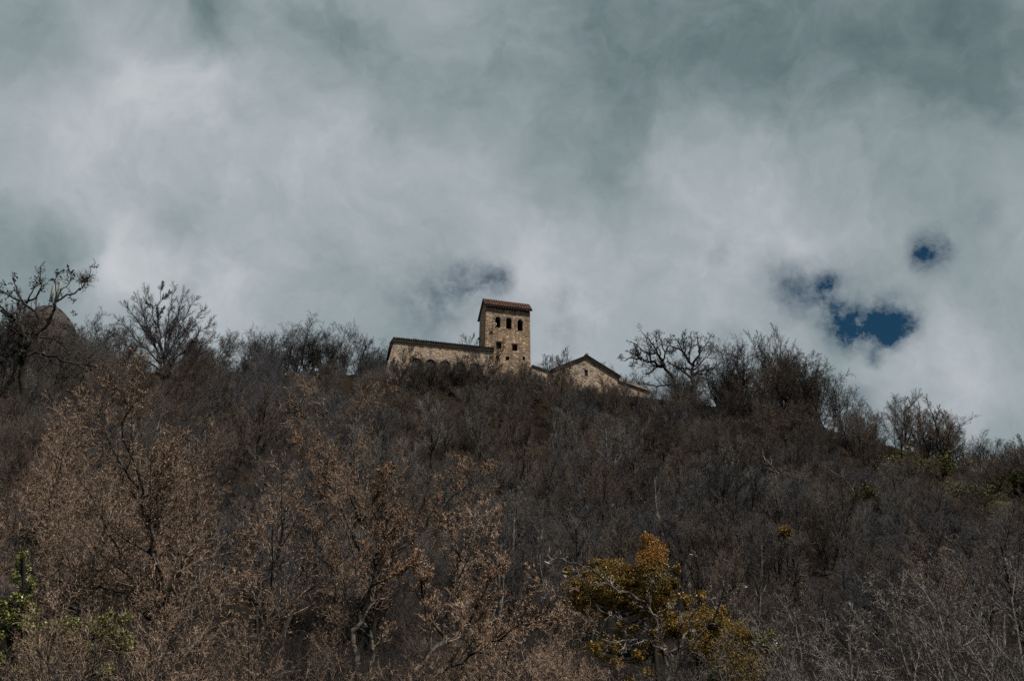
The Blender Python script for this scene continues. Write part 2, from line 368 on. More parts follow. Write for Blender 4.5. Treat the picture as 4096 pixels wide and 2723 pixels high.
# round headed tree of the ridge
P_RIDGE = PP(n=[11, 9, 7, 4], t0=[.12, .15, .15, .1], gn=[.09, .13, .16, .2, .25], rmin=.009, ang=[.6, .65, .7, .75], up=[.10, .07, .05, .03, .02], ratio=[.62, .5, .46, .5], taper=[.35, .5, .4, .3])
P_OAK = PP(n=[9, 9, 8, 5], rmin=.013, gn=[.2, .25, .28, .28, .3], ang=[.9, .9, .9, .9], up=[.05, .05, .05, .03, .0], ratio=[.45, .45, .5, .5], leaves=.15)

def stems(t, ns, h, r, spread, base=(0, 0, 0), sq=1.0):
    g = t.g; a0 = g.random() * 6.28
    for i in range(ns):
        a = a0 + 6.283 * i / ns + g.uniform(-.4, .4); sp = spread * g.uniform(.5, 1.2) if ns > 1 else spread * g.uniform(0, .6)
        d = nrm((math.cos(a) * sp, math.sin(a) * sp, 1)); hh = h * g.uniform(.8, 1.05)
        b = (base[0] + math.cos(a) * r * .6 * (ns > 1), base[1] + math.sin(a) * r * .6 * (ns > 1), base[2] - 0.3)
        t.grow(b, d, hh, r * (1 if i == 0 else g.uniform(.6, .95)), 0)

P_DOME = PP(n=[9, 11, 9, 5], t0=[.25, .2, .15, .1], gn=[.10, .13, .16, .18, .2], rmin=.0095, ang=[.75, .7, .65, .65], up=[.06, .03, .03, .03, .02], ratio=[.6, .5, .46, .5], taper=[.3, .4, .4, .3])
VAR = {}
def variant(key, P, seed, ns, h, r, spread, bark, twig, leafm=None, **kw):
    t = Tree(seed, P); stems(t, ns, h, r, spread)
    VAR[key] = (*t.meshes(key, M[bark], M[twig], M[leafm] if leafm else None, **kw), height_of(t))
for i in range(4):
    variant('fore%d' % i, P_FORE, 11 + i, [2, 3, 2, 4][i], 9.0, .12, .38, 'bark_fore', 'twig_fore', 'bud', leaf_size=.034, leaf_ratio=.5)
for i in range(2):
    variant('tan%d' % i, dict(P_FORE, leaves=.5, rmin=.0065, n=[9, 7, 5, 2], gn=[.05, .07, .09, .12, .16]), 26 + i, [3, 4][i], 9.0, .08, .5, 'bark_fore', 'twig_fore', 'bud', leaf_size=.034)
for i in range(2):
    variant('bare%d' % i, dict(P_FORE, leaves=.25, n=[10, 7, 5, 3]), 36 + i, [3, 4][i], 7.0, .085, .5, 'bark_grey', 'twig_pale', 'bud_dim', leaf_size=.035)
for i in range(2):
    variant('pale%d' % i, dict(P_FORE, leaves=.35, n=[9, 7, 5, 3]), 31 + i, [3, 2][i], 9.0, .12, .5, 'bark_pale', 'twig_pale', 'samara', leaf_size=.06, leaf_ratio=.35, leaf_up=-.6)
SL = [('grey', 'bark_dark', 'twig_grey'), ('brown', 'bark_dark', 'twig_brown'), ('slate', 'bark_dark', 'twig_blue'), ('dark', 'bark_dark', 'twig_dark'), ('grey', 'bark_pale', 'twig_grey')]
for i in range(10):
    kind, b, tw = SL[i % 5]
    variant('slope%d' % i, P_SLOPE, 51 + i, [1, 3, 4, 2, 3, 5, 3, 2, 4, 3][i], 6.0, .12, [.2, .45, .6, .4, .5, .6, .4, .6, .5, .4][i], b, tw)
for i in range(5):
    variant('ridge%d' % i, P_RIDGE, 71 + i, [3, 4, 2, 5, 3][i], 7.0, .12, [.35, .5, .25, .65, .4][i], 'bark_dark', 'twig_dark')
variant('fan', PP(n=[14, 10, 8, 4], rmin=.009, gn=[.06, .09, .12, .16, .2], ang=[.42, .5, .55, .65], up=[.07, .07, .06, .05, .03], t0=[.22, .2, .15, .1], ratio=[.5, .45, .45, .5], leaves=.08), 91, 9, 8.0, .13, .8, 'bark_dark', 'twig_dark', 'dry_leaf', leaf_size=.06)
for i in range(4):
    variant('dome%d' % i, dict(P_DOME, n=[9, 10, 7, 4]) if i == 3 else P_DOME, 101 + i, [2, 3, 4, 3][i], 6.0, .11, [.45, .6, .75, .5][i], 'bark_dark', ['twig_brown', 'twig_grey', 'twig_brown', 'twig_dark'][i])
variant('poplar', PP(n=[13, 9, 7, 3], t0=[.15, .12, .1, .1], gn=[.05, .08, .12, .15, .2], rmin=.009, ang=[.38, .42, .45, .5], up=[.07, .10, .10, .08, .05], ratio=[.48, .45, .48, .5]), 93, 5, 9.0, .08, .34, 'bark_dark', 'twig_dark')

def put(name, key, label, x, y, h, group=None, rz=None, cat='tree', lean=(0, 0), rng=random.Random(5), dz=0.0):
    mt, mc, H = VAR[key]
    o = thing(name, label, cat, (x, y, gz(x, y) - .15 + dz), rng.random() * 6.28 if rz is None else rz, group)
    s = h / H; w = s * rng.uniform(.9, 1.12); o.scale = (w, w, s)
    o.rotation_euler.x = lean[0]; o.rotation_euler.y = lean[1]
    link('trunk', mt, o); link('crown', mc, o)
    return o
def put_px(name, key, label, px, py, D, **kw):
    """a tree standing at distance D whose top is at the height seen at (px, py)"""
    p = at(px, py, D); h = p.z - gz(p.x, p.y)
    return put(name, key, label, p.x, p.y, max(2.0, h + .2), **kw)

# ---- trees whose limbs follow the photograph
def traced(name, label, D, limbs, P, seed, bark, twig, leafm=None, base=None, split=2, dens=1.0, extra=None, **kw):
    t = Tree(seed, P); g = t.g; done = []
    for L in limbs:
        pts = L['p']; r0, r1 = L['r']; lev = L.get('lev', 0)
        off0 = L.get('d', 0.0)
        if done and 'd' not in L:
            best = min(((px - pts[0][0]) ** 2 + (py - pts[0][1]) ** 2, dd, i) for i, (px, py, dd) in enumerate(done))
            off0 = best[1]
        # resample the polyline with a little wiggle
        n = len(pts); ln = [0]
        for a, b in zip(pts, pts[1:]): ln.append(ln[-1] + math.hypot(b[0] - a[0], b[1] - a[1]))
        tot = ln[-1] * D / FPX; slope = L.get('s', g.uniform(-.55, .55)) * tot
        k = max(n * 2, 6); W, RR = [], []
        for i in range(k):
            u = i / (k - 1); s_ = u * ln[-1]
            px = np.interp(s_, ln, [q[0] for q in pts]); py = np.interp(s_, ln, [q[1] for q in pts])
            dd = off0 + slope * u + .06 * tot * math.sin(u * 7 + seed)
            w = at(px, py, D + dd); done.append((px, py, dd))
            j = L.get('j', .012) * tot if 0 < i < k - 1 else 0
            W.append((w.x + g.gauss(0, j), w.y + g.gauss(0, j), w.z + g.gauss(0, j))); RR.append(r0 + (r1 - r0) * u ** .8)
        t.limb(W, RR, max(tot, .6) * L.get('lf', 1.0), lev, dens * L.get('dens', 1.0), L.get('t0'))
    if extra: extra(t, D)
    b = t.br[0][0][0][0] if base is None else base
    x, y = b[0], b[1]; z = gz(x, y)
    # carry the first stem down into the ground
    if b[2] > z:
        p0 = t.br[0][0][0][0]; r0 = t.br[0][0][1][0]
        n = 6; t.br[0].append(([(p0[0] + .1 * math.sin(i), p0[1] + .1 * math.cos(i * 1.3), p0[2] + (z - .4 - p0[2]) * i / n) for i in range(n + 1)], [r0 * (1 + .25 * i / n) for i in range(n + 1)]))
        q = t.br[0][-1][0]; q[0] = p0
    o = thing(name, label, 'tree', (x, y, z))
    mt, mc = t.meshes(name, M[bark], M[twig], M[leafm] if leafm else None, split=split, origin=(x, y, z), **kw)
    link('trunk', mt, o); link('crown', mc, o)
    return o, t
def li(p, r0, r1, **k): return dict(p=p, r=(r0, r1), **k)

# gnarled dark tree on the left edge
def broom(t, D):
    c = at(347, 1128, D + .4); g = t.g
    for _ in range(60):
        a = g.random() * 6.28; e = g.uniform(-.4, 1.3)
        d = nrm((math.cos(a) * math.cos(e) - .45, math.sin(a) * math.cos(e) * .8, math.sin(e)))
        t.grow((c.x, c.y, c.z), d, g.uniform(.45, .95), .014, 3)
    for px, py in ((55, 1110), (38, 1135), (60, 1122), (130, 1120), (128, 1140), (150, 1118), (175, 1150), (248, 1082), (20, 1135), (8, 1130), (290, 1250), (300, 1262), (165, 1120), (170, 1165)):
        c = at(px, py, D + g.uniform(-.3, .3))
        for _ in range(5): t.leaf.append((c.x + g.gauss(0, .06), c.y + g.gauss(0, .06), c.z + g.gauss(0, .06)))
G = [li([(96, 1560), (84, 1500), (89, 1458), (95, 1403), (99, 1351), (89, 1314), (72, 1289), (57, 1271), (34, 1259), (5, 1240)], .24, .09, s=0),
     li([(95, 1400), (130, 1330), (156, 1283), (141, 1247), (107, 1216), (83, 1204), (66, 1158), (55, 1136), (50, 1112)], .13, .03, lev=1),
     li([(107, 1214), (135, 1155), (150, 1130), (160, 1115)], .055, .02, lev=1, t0=.5), li([(104, 1208), (140, 1192), (163, 1170), (162, 1130), (165, 1062)], .07, .018, lev=1, t0=.4),
     li([(99, 1375), (150, 1330), (208, 1262), (220, 1234), (226, 1200), (245, 1194), (275, 1179), (306, 1170), (330, 1152), (347, 1142), (349, 1121), (361, 1093), (369, 1066), (373, 1032)], .13, .014, lev=1, s=.1, dens=1.0, t0=.3, lf=.45),
     li([(226, 1200), (222, 1150), (222, 1110), (235, 1090)], .045, .012, lev=1, t0=.5), li([(228, 1198), (243, 1160), (275, 1140), (286, 1115), (278, 1085), (276, 1072)], .045, .012, lev=1, t0=.4),
     li([(72, 1289), (30, 1250), (0, 1225), (-40, 1205)], .07, .03, lev=1), li([(83, 1204), (40, 1185), (5, 1160), (-25, 1130)], .06, .02, lev=1),
     li([(99, 1351), (60, 1330), (20, 1300), (0, 1320), (-30, 1350)], .07, .03, lev=1), li([(92, 1430), (60, 1400), (20, 1430), (-20, 1470)], .10, .05, lev=1),
     li([(92, 1430), (130, 1408), (180, 1412), (250, 1440), (330, 1460), (390, 1470)], .10, .04, lev=1), li([(160, 1350), (210, 1352), (260, 1390), (280, 1410)], .06, .02, lev=1)]
traced('gnarled_tree', 'gnarled black tree with crooked limbs and a twig ball at one bare branch tip', 66, G, PP(n=[9, 9, 8, 4], gn=[.2, .22, .25, .28, .3], rmin=.010, ratio=[.3, .32, .45, .5], ang=[.9, .9, .9, .9], leaves=.05),
       7, 'bark_dark', 'twig_dark', 'dry_leaf', leaf_size=.22, extra=broom)

OAK1 = [li([(2699, 1600), (2697, 1531), (2685, 1502), (2659, 1469), (2625, 1454), (2603, 1447), (2567, 1440), (2547, 1435), (2527, 1435), (2514, 1428), (2494, 1444)], .36, .05, s=0, t0=.35),
        li([(2659, 1469), (2652, 1442), (2639, 1428), (2626, 1408), (2620, 1395), (2614, 1377), (2596, 1355), (2580, 1348), (2567, 1330)], .22, .04, lev=1),
        li([(2626, 1412), (2605, 1417), (2585, 1406), (2565, 1399), (2545, 1379), (2522, 1366)], .13, .04, lev=1), li([(2652, 1442), (2663, 1410), (2654, 1395), (2643, 1364), (2634, 1330)], .13, .04, lev=1),
        li([(2663, 1410), (2672, 1386), (2665, 1372), (2690, 1340)], .09, .03, lev=1), li([(2626, 1408), (2630, 1375), (2622, 1350), (2628, 1325)], .09, .03, lev=1), li([(2567, 1440), (2550, 1418), (2530, 1415), (2510, 1402)], .09, .03, lev=1),
        li([(2603, 1447), (2600, 1418), (2580, 1412)], .08, .03, lev=1), li([(2640, 1460), (2600, 1465), (2596, 1472), (2570, 1462), (2556, 1458)], .07, .03, lev=1),
        li([(2694, 1535), (2661, 1542), (2630, 1545), (2605, 1545), (2585, 1538), (2560, 1538), (2530, 1515)], .12, .04, lev=1, t0=.2)]
OAK2 = [li([(2772, 1600), (2770, 1513), (2770, 1460), (2748, 1440), (2739, 1417), (2728, 1402), (2701, 1390), (2681, 1382)], .38, .06, s=0, t0=.35),
        li([(2768, 1511), (2739, 1493), (2723, 1475), (2694, 1460), (2665, 1446)], .18, .07, lev=1, s=-.3), li([(2757, 1447), (2757, 1424), (2759, 1397), (2766, 1379), (2766, 1352), (2761, 1335)], .15, .04, lev=1),
        li([(2770, 1460), (2788, 1433), (2797, 1415), (2797, 1386), (2790, 1357), (2788, 1330)], .18, .04, lev=1), li([(2797, 1415), (2817, 1386), (2835, 1361), (2846, 1337)], .10, .03, lev=1),
        li([(2770, 1500), (2806, 1480), (2850, 1475), (2880, 1455)], .12, .05, lev=1), li([(2728, 1402), (2715, 1370), (2700, 1350)], .10, .03, lev=1), li([(2775, 1480), (2815, 1440), (2845, 1410), (2855, 1380)], .12, .04, lev=1),
        li([(2739, 1417), (2745, 1385), (2735, 1355), (2740, 1335)], .09, .03, lev=1)]
traced('oak_tree', 'black oak with limbs reaching towards the chapel aisle, nearer the chapel of two', 132, OAK1, P_OAK, 3, 'bark_dark', 'twig_dark', 'dry_leaf', leaf_size=.10)
traced('oak_tree', 'black oak with an upright crooked crown, farther from the chapel of two', 134, OAK2, P_OAK, 4, 'bark_dark', 'twig_dark', 'dry_leaf', leaf_size=.10)

CR = [li([(2925, 1860), (2926, 1824), (2936, 1752), (2897, 1700), (2869, 1680), (2840, 1661)], .26, .06, s=0, t0=.45), li([(2936, 1770), (2988, 1743), (2998, 1700), (2960, 1671), (2955, 1652)], .16, .05, lev=1), li([(2998, 1705), (3030, 1705), (3062, 1712)], .08, .03, lev=1), li([(2897, 1700), (2895, 1660), (2910, 1630)], .09, .03, lev=1)]
traced('crooked_tree', 'crooked black tree standing out on the slope below the oaks', 118, CR, P_OAK, 13, 'bark_dark', 'twig_dark')
CR2 = [li([(3040, 1830), (3046, 1771), (3060, 1719), (3079, 1680), (3089, 1640)], .17, .04, s=0, t0=.4), li([(3060, 1714), (3110, 1708), (3141, 1700), (3165, 1672)], .09, .03, lev=1), li([(3052, 1745), (3085, 1735), (3110, 1750)], .07, .03, lev=1)]
traced('crooked_tree', 'smaller crooked black tree beside the larger crooked one below the oaks', 117, CR2, P_OAK, 14, 'bark_dark', 'twig_dark')
TF = [li([(1945, 1640), (1942, 1572), (1937, 1506), (1907, 1445), (1892, 1404), (1880, 1372)], .10, .02, s=0, t0=.35), li([(1940, 1557), (1978, 1521), (1981, 1475), (2003, 1389)], .07, .015), li([(1937, 1510), (1955, 1455), (1965, 1410)], .04, .012, lev=1)]
traced('forked_tree', 'dark forked sapling rising in front of the tower foot', 121, TF, P_SLOPE, 15, 'bark_dark', 'twig_dark')
TF2 = [li([(2207, 1680), (2207, 1608), (2209, 1557), (2197, 1506), (2190, 1455)], .09, .02, s=0, t0=.35), li([(2208, 1580), (2235, 1530), (2240, 1480), (2252, 1430)], .06, .015), li([(2207, 1610), (2180, 1560), (2150, 1520)], .05, .015, lev=1)]
traced('forked_tree', 'dark forked sapling in front of the corner between link wall and chapel', 120, TF2, P_SLOPE, 16, 'bark_dark', 'twig_dark')
TF3 = [li([(1600, 1640), (1605, 1560), (1612, 1500), (1640, 1440), (1652, 1395)], .08, .015, s=0, t0=.35), li([(1605, 1560), (1580, 1500), (1570, 1450)], .05, .015)]
traced('forked_tree', 'slim sapling crossing the first arched hall window at the battered corner', 119, TF3, P_SLOPE, 17, 'bark_grey', 'twig_dark')
def pale_log(name, label, pts, D, r0, r1, seed):
    g = random.Random(seed); W = []
    for i, (px, py) in enumerate(pts):
        p = at(px, py, D - i * .3); W.append((p.x, p.y, p.z))
    br = [(W, list(np.linspace(r0, r1, len(W))), 6)]
    for i in range(9):
        a = Vector(W[g.randrange(1, len(W))]); d = Vector((g.gauss(0, .6), g.gauss(0, .4), g.uniform(.2, 1))).normalized(); L = g.uniform(.6, 1.8)
        br.append(([tuple(a), tuple(a + d * L * .5 + Vector((g.gauss(0, .08), 0, 0))), tuple(a + d * L)], [.035, .02, .008], 4))
    V, Q = tubes(br); o = thing(name, label, 'fallen branch', W[0])
    link('branch', quads_mesh('branch', V - np.array(W[0]), Q, [M['bark_pale']]), o)
pale_log('fallen_branch', 'pale broken branch leaning over the slope below the feathery trees', [(3425, 1985), (3409, 1958), (3390, 1930), (3371, 1910), (3335, 1890), (3299, 1862)], 101, .11, .03, 4)
pale_log('fallen_branch', 'short pale broken branch below the crooked black trees', [(3140, 1935), (3110, 1890), (3085, 1860), (3062, 1842)], 101, .05, .02, 5)
fg_ = random.Random(6); FAN = [li([(655, 1560), (652, 1500), (650, 1440), (648, 1380), (640, 1300), (636, 1220), (640, 1165)], .20, .02, s=0, t0=.4)]
for ex, ey, bx in ((445, 1330, 640), (470, 1280, 645), (505, 1225, 642), (545, 1190, 646), (590, 1165, 650), (690, 1160, 652), (735, 1178, 655), (780, 1200, 655), (815, 1240, 658), (845, 1290, 660), (868, 1345, 660), (560, 1240, 648), (720, 1240, 654), (780, 1300, 656)):
    by = fg_.uniform(1420, 1500); mx_, my_ = bx + (ex - bx) * .45, by + (ey - by) * .55 - abs(ex - bx) * -.12
    FAN.append(li([(bx, by), (bx + (ex - bx) * .2, by + (my_ - by) * .5), (mx_, my_), (bx + (ex - bx) * .75, by + (ey - by) * .8), (ex, ey)], .10, .016, lev=1, s=fg_.uniform(-.7, .7), t0=.3, lf=.75))
traced('fan_tree', 'wide dome crowned tree with many dark stems fanning out on the ridge', 102, FAN, PP(n=[8, 22, 11, 5], gn=[.05, .09, .12, .15, .2], rmin=.009, ang=[.5, .5, .55, .65], ratio=[.3, .36, .45, .5], up=[.07, .06, .05, .04, .03], leaves=0), 27, 'bark_dark', 'twig_dark', 'dry_leaf', leaf_size=.07)
FA = [li([(800, 2850), (760, 2723), (709, 2609), (656, 2556), (619, 2488), (577, 2446), (493, 2393), (441, 2351), (341, 2315), (290, 2250)], .10, .015, t0=.25),
      li([(661, 2540), (651, 2456), (656, 2393), (638, 2267), (609, 2152), (572, 2057), (556, 1952), (546, 1900), (520, 1750), (500, 1600)], .075, .012),
      li([(651, 2456), (619, 2400), (617, 2267), (612, 2150), (630, 2000), (640, 1880)], .055, .012), li([(661, 2530), (735, 2493), (798, 2456), (861, 2383), (945, 2288), (1000, 2180)], .055, .01),
      li([(709, 2640), (619, 2640), (514, 2624), (394, 2567), (315, 2456), (210, 2393), (152, 2320), (126, 2252), (84, 2162), (63, 2057)], .065, .012), li([(609, 2152), (640, 2050), (690, 1950), (710, 1850), (720, 1760)], .04, .01, lev=1, dens=1.4),
      li([(656, 2393), (700, 2300), (760, 2180), (800, 2080), (850, 2000)], .04, .01, lev=1, dens=1.4), li([(556, 1952), (480, 1850), (430, 1740), (380, 1640)], .035, .01, lev=1, dens=1.3), li([(577, 2446), (520, 2300), (440, 2150), (380, 2020), (300, 1900)], .045, .01, lev=1, dens=1.4)]
P_T = dict(P_FORE, n=[13, 9, 6, 3], ratio=[.32, .50, .55, .55], taper=[.35, .5, .4, .3])
traced('budding_tree', 'lichen flecked tree of several slender stems with fine tan buds, above the green ivy', 30, FA, P_T, 21, 'bark_fore', 'twig_fore', 'bud', leaf_size=.034)
FB = [li([(1380, 2850), (1390, 2702), (1422, 2566), (1430, 2423), (1458, 2316), (1458, 2230), (1469, 2122), (1430, 2044), (1422, 1886), (1415, 1779), (1394, 1722), (1315, 1668)], .11, .012),
      li([(1480, 2850), (1494, 2702), (1472, 2538), (1415, 2445), (1336, 2316), (1286, 2215), (1250, 2100)], .07, .012, d=.6), li([(1440, 2440), (1494, 2337), (1501, 2208), (1551, 2144), (1590, 2080)], .06, .012),
      li([(1494, 2337), (1551, 2309), (1608, 2287), (1660, 2255)], .045, .01), li([(1450, 2215), (1387, 2101), (1358, 2001), (1301, 1893), (1193, 1779)], .05, .01), li([(1450, 2080), (1472, 2058), (1515, 1958), (1551, 1879)], .04, .01),
      li([(1458, 2240), (1560, 2215), (1630, 2173), (1716, 2072), (1802, 1979), (1852, 1951), (1923, 1886)], .045, .008, s=.1), li([(1430, 2044), (1380, 1940), (1330, 1850), (1300, 1800)], .035, .01, lev=1, dens=1.4)]
traced('budding_tree', 'tallest budding tree standing clear in the middle with warm tan tips', 32, FB, dict(P_T, leaves=1.7), 22, 'bark_fore', 'twig_fore', 'bud', leaf_size=.034)
FC = [li([(1600, 2850), (1623, 2723), (1701, 2616), (1773, 2530), (1816, 2387), (1845, 2244), (1873, 2144), (1952, 2065)], .085, .012), li([(1640, 2790), (1744, 2702), (1859, 2623), (1952, 2566), (2038, 2523), (2200, 2402)], .08, .012),
      li([(1773, 2540), (1700, 2450), (1690, 2330), (1660, 2230)], .05, .01), li([(1800, 2650), (1880, 2500), (1930, 2350), (2000, 2250)], .055, .01), li([(1845, 2244), (1800, 2150), (1790, 2080)], .035, .01, lev=1, dens=1.3)]
traced('budding_tree', 'leaning budding tree whose stems slant away from the tallest budding tree', 29, FC, P_T, 23, 'bark_fore', 'twig_fore', 'bud', leaf_size=.034)
FD = [li([(2700, 2850), (2673, 2720), (2657, 2616), (2633, 2517), (2609, 2469), (2587, 2414)], .038, .026, s=0, t0=.5), li([(2587, 2410), (2542, 2394), (2502, 2366), (2458, 2354), (2399, 2303), (2343, 2263), (2291, 2247), (2232, 2231)], .036, .008, lev=1, s=-.2),
      li([(2593, 2410), (2605, 2346), (2641, 2307), (2677, 2295)], .028, .008, lev=1), li([(2657, 2616), (2716, 2573), (2756, 2497), (2788, 2418), (2804, 2338), (2808, 2259), (2816, 2191)], .04, .007, lev=1, s=-.1, dens=.35),
      li([(2690, 2790), (2705, 2676), (2709, 2597), (2728, 2477), (2693, 2434)], .035, .01, lev=1), li([(2690, 2700), (2760, 2600), (2871, 2457), (2899, 2338), (2915, 2279)], .035, .008, lev=1), li([(2640, 2560), (2570, 2500), (2480, 2480), (2400, 2440)], .03, .008, lev=1),
      li([(2657, 2600), (2600, 2560), (2520, 2560), (2440, 2570), (2360, 2540)], .03, .008, lev=1)]
traced('pale_tree', 'pale crooked tree with white sunlit limbs in front of the orange ivy', 26, FD, dict(P_FORE, n=[7, 8, 5, 3], leaves=.7, gn=[.15, .2, .22, .25, .3], ratio=[.3, .3, .45, .5]), 24, 'bark_mid', 'twig_pale', 'bud_dim', leaf_size=.03)

# ---- other foreground trees
rg = random.Random(77)
FORE = [('tan0', 480, 2190, 17, 'nearest tall tan twigs before the many stemmed lichen tree'), ('tan1', 1180, 2330, 16, 'nearest tall tan twigs before the tallest budding tree'), ('tan0', 2000, 2420, 16, 'nearest tall tan twigs between the leaning tree and the ivy'), ('fore0', 150, 1620, 40, 'brown budding tree just below the gnarled black tree'), ('fore1', 330, 1560, 44, 'brown budding tree beneath the wide dome crowned tree'),
        ('fore2', -60, 1900, 33, 'brown budding tree cut by the photo edge over the green ivy'), ('fore3', 420, 1780, 36, 'bushy brown tree behind the many stemmed lichen tree'),
        ('fore1', 820, 1700, 41, 'brown budding tree between the two nearest lichened trees, farther back'), ('fore0', 1000, 1830, 36, 'tan budding tree close left of the tallest budding tree'),
        ('fore2', 960, 2250, 25, 'low twiggy tan tree at the foot of the picture between two lichened trees'), ('fore3', 300, 2330, 22, 'low twiggy tree in front of the green ivy'),
        ('fore0', 1220, 2420, 22, 'low tan brush tree under the tallest budding tree'), ('fore1', 1900, 2250, 33, 'brown budding tree behind the leaning tree'),
        ('fore2', 2120, 2330, 29, 'tan budding tree between the leaning tree and the olive ivy'), ('fore3', 2330, 2500, 24, 'low pinkish brown tree under the olive ivy ball'),
        ('bare0', 3100, 2440, 28, 'grey bare tree beyond the last ivy clad tree'), ('pale0', 3080, 2330, 30, 'slim pale tree rising beside the last ivy clad tree'),
        ('pale1', 3320, 2400, 27, 'spreading pale tree low in the middle of the lower corner slope'), ('pale0', 3620, 2230, 29, 'pale tree with hanging dry pods, widest of the corner group'),
        ('pale1', 3950, 2210, 28, 'pale tree with hanging dry pods nearest the picture corner'), ('pale0', 4150, 2150, 33, 'pale tree cut by the photo edge below the grassy bank'),
        ('bare1', 3450, 2600, 22, 'low grey brush tree at the foot of the pod bearing trees'), ('bare0', 3800, 2590, 23, 'low grey brush tree in the very corner'), ('bare1', 2830, 2660, 22, 'low grey brush tree in front of the ivy clad trees'),
        ('fore0', 640, 2520, 21, 'low brown brush tree at the foot of the many stemmed tree'), ('bare1', 2520, 2590, 24, 'grey bare brush burying the foot of the ivy with the orange top knot'), ('bare0', 2720, 2630, 23, 'grey bare brush in front of the middle ivy clad tree'), ('fore1', 1750, 2560, 21, 'low brown brush tree at the foot of the leaning tree')]
for key, px, py, D, lab in FORE:
    lean = (0, -.2) if key.startswith('pale') else (0, 0)
    put_px('budding_tree' if key[0] == 'f' else 'bare_tree' if key[0] in 'bt' else 'pale_tree', key, lab, px, py, D, rz=0 if lean[1] else None, lean=lean, rng=rg)

# ------------------------------------------------------------------ ivy and mistletoe like clumps
def clump(pixels, D, seed, size, dens):
    """leaves filling irregular balls given as (px, py, rx, ry) in picture pixels at distance D"""
    nr_ = np.random.default_rng(seed); out = []
    for px, py, rx, ry in pixels:
        c = at(px, py, D + nr_.uniform(-.3, .3)); k = D / FPX * .93; a, b = rx * k, ry * k
        n = int(dens * max(a, .2) * max(b, .2) * 8500)
        d = nr_.normal(size=(n, 3)); d /= np.linalg.norm(d, axis=1, keepdims=True)
        ph = nr_.uniform(0, 6.28, 6)
        lump = 1 + .18 * np.sin(d[:, 0] * 5 + ph[0]) * np.sin(d[:, 2] * 4 + ph[1]) + .14 * np.sin(d[:, 0] * 9 + ph[2] + d[:, 1] * 7) + .10 * np.sin(d[:, 2] * 12 + ph[3])
        rr = np.where(nr_.random(n) < .68, nr_.uniform(.76, 1.06, n), np.where(nr_.random(n) < .5, nr_.uniform(.3, .8, n), nr_.uniform(1.0, 1.14, n))) * lump
        out.append(np.array(c)[None] + d * rr[:, None] * np.array([a, (a + b) * .5, b])[None])
    return np.concatenate(out)
def ivy_tree(name, label, D, trunk, groups, seed, cat='ivy clad tree'):
    b = at(trunk[0][0], trunk[0][1], D); x, y = b.x, b.y; z = gz(x, y)
    o = thing(name, label, cat, (x, y, z)); og = np.array([x, y, z])
    pts = [at(px, py, D) for px, py in trunk]; br = []
    P0 = [(x, y, z - .3)] + [tuple(p) for p in pts]
    br.append((P0, list(np.linspace(.08, .035, len(P0))), 7))
    for gpx, mat, sz, dn, lab in groups:
        for px, py, rx, ry in gpx:      # a stem into every clump
            e = at(px, py - ry * .3, D); m = min(P0[1:], key=lambda q: (Vector(q) - e).length)
            mid = (Vector(m) * .5 + e * .5) + Vector((0, .1, -.15)); br.append(([m, tuple(mid), tuple(e)], [.04, .03, .015], 5))
    V, Q = tubes(br); link('trunk', quads_mesh('ivy_trunk', V - og, Q, [M['bark_dark']]), o)
    for i, (gpx, mat, sz, dn, lab) in enumerate(groups):
        V, Q = leaf_quads(clump(gpx, D, seed + i, sz, dn), sz, np.random.default_rng(seed + 50 + i), .5, .55)
        f = link('foliage', quads_mesh('ivy_foliage', V - og, Q, [M[mat]], smooth=False), o)
        if lab: f['label'] = lab
    return o
gv = random.Random(18)
def sprays(cx, cy, sx, sy, n, lo=13, hi=27): return [(cx + gv.gauss(0, sx), cy + gv.gauss(0, sy), gv.uniform(lo, hi), gv.uniform(lo, hi) * .9) for _ in range(n)]
ivy_tree('ivy_clad_tree', 'ivy clad tree with an orange top knot and rounded olive clumps beside it', 29, [(2640, 2800), (2620, 2600), (2612, 2420), (2615, 2260)],
         [([(2612, 2205, 55, 50), (2592, 2245, 48, 42), (2630, 2240, 42, 45)] + sprays(2612, 2200, 32, 30, 6), 'ivy_orange', .038, 3.4, 'orange leafed top knot'),
          ([(2455, 2300, 92, 62), (2420, 2340, 85, 55), (2500, 2340, 66, 60), (2450, 2390, 70, 50)] + sprays(2455, 2300, 65, 38, 14), 'ivy_olive', .036, 3.8, 'rounded olive clump'),
          ([(2308, 2345, 38, 42), (2335, 2400, 50, 58)] + sprays(2320, 2370, 28, 40, 8), 'ivy_olive', .036, 3.8, None),
          ([(2610, 2310, 60, 75), (2640, 2350, 58, 75), (2650, 2430, 52, 75), (2610, 2420, 60, 70), (2560, 2400, 60, 60)] + sprays(2650, 2380, 32, 65, 14), 'ivy_olive', .036, 3.8, None),
          (sprays(2560, 2590, 70, 60, 16, 18, 34) + sprays(2390, 2570, 60, 50, 10, 14, 28), 'ivy_olive', .055, .7, None)], 300)
ivy_tree('ivy_clad_tree', 'low ivy clad tree with spreading orange brown clumps, middle one of the three', 30, [(2800, 2800), (2790, 2650), (2780, 2540)],
         [([(2700, 2495, 72, 42), (2660, 2515, 50, 45), (2765, 2490, 60, 45)] + sprays(2710, 2480, 55, 22, 10), 'ivy_olive', .036, 3.8, None), ([(2830, 2485, 82, 45), (2850, 2540, 85, 65), (2790, 2560, 60, 60), (2820, 2620, 60, 50)] + sprays(2840, 2500, 55, 32, 14), 'ivy_olive', .036, 3.8, None),
          (sprays(2750, 2400, 50, 38, 12, 11, 20), 'ivy_olive', .055, .45, 'thin loose sprays')], 320)
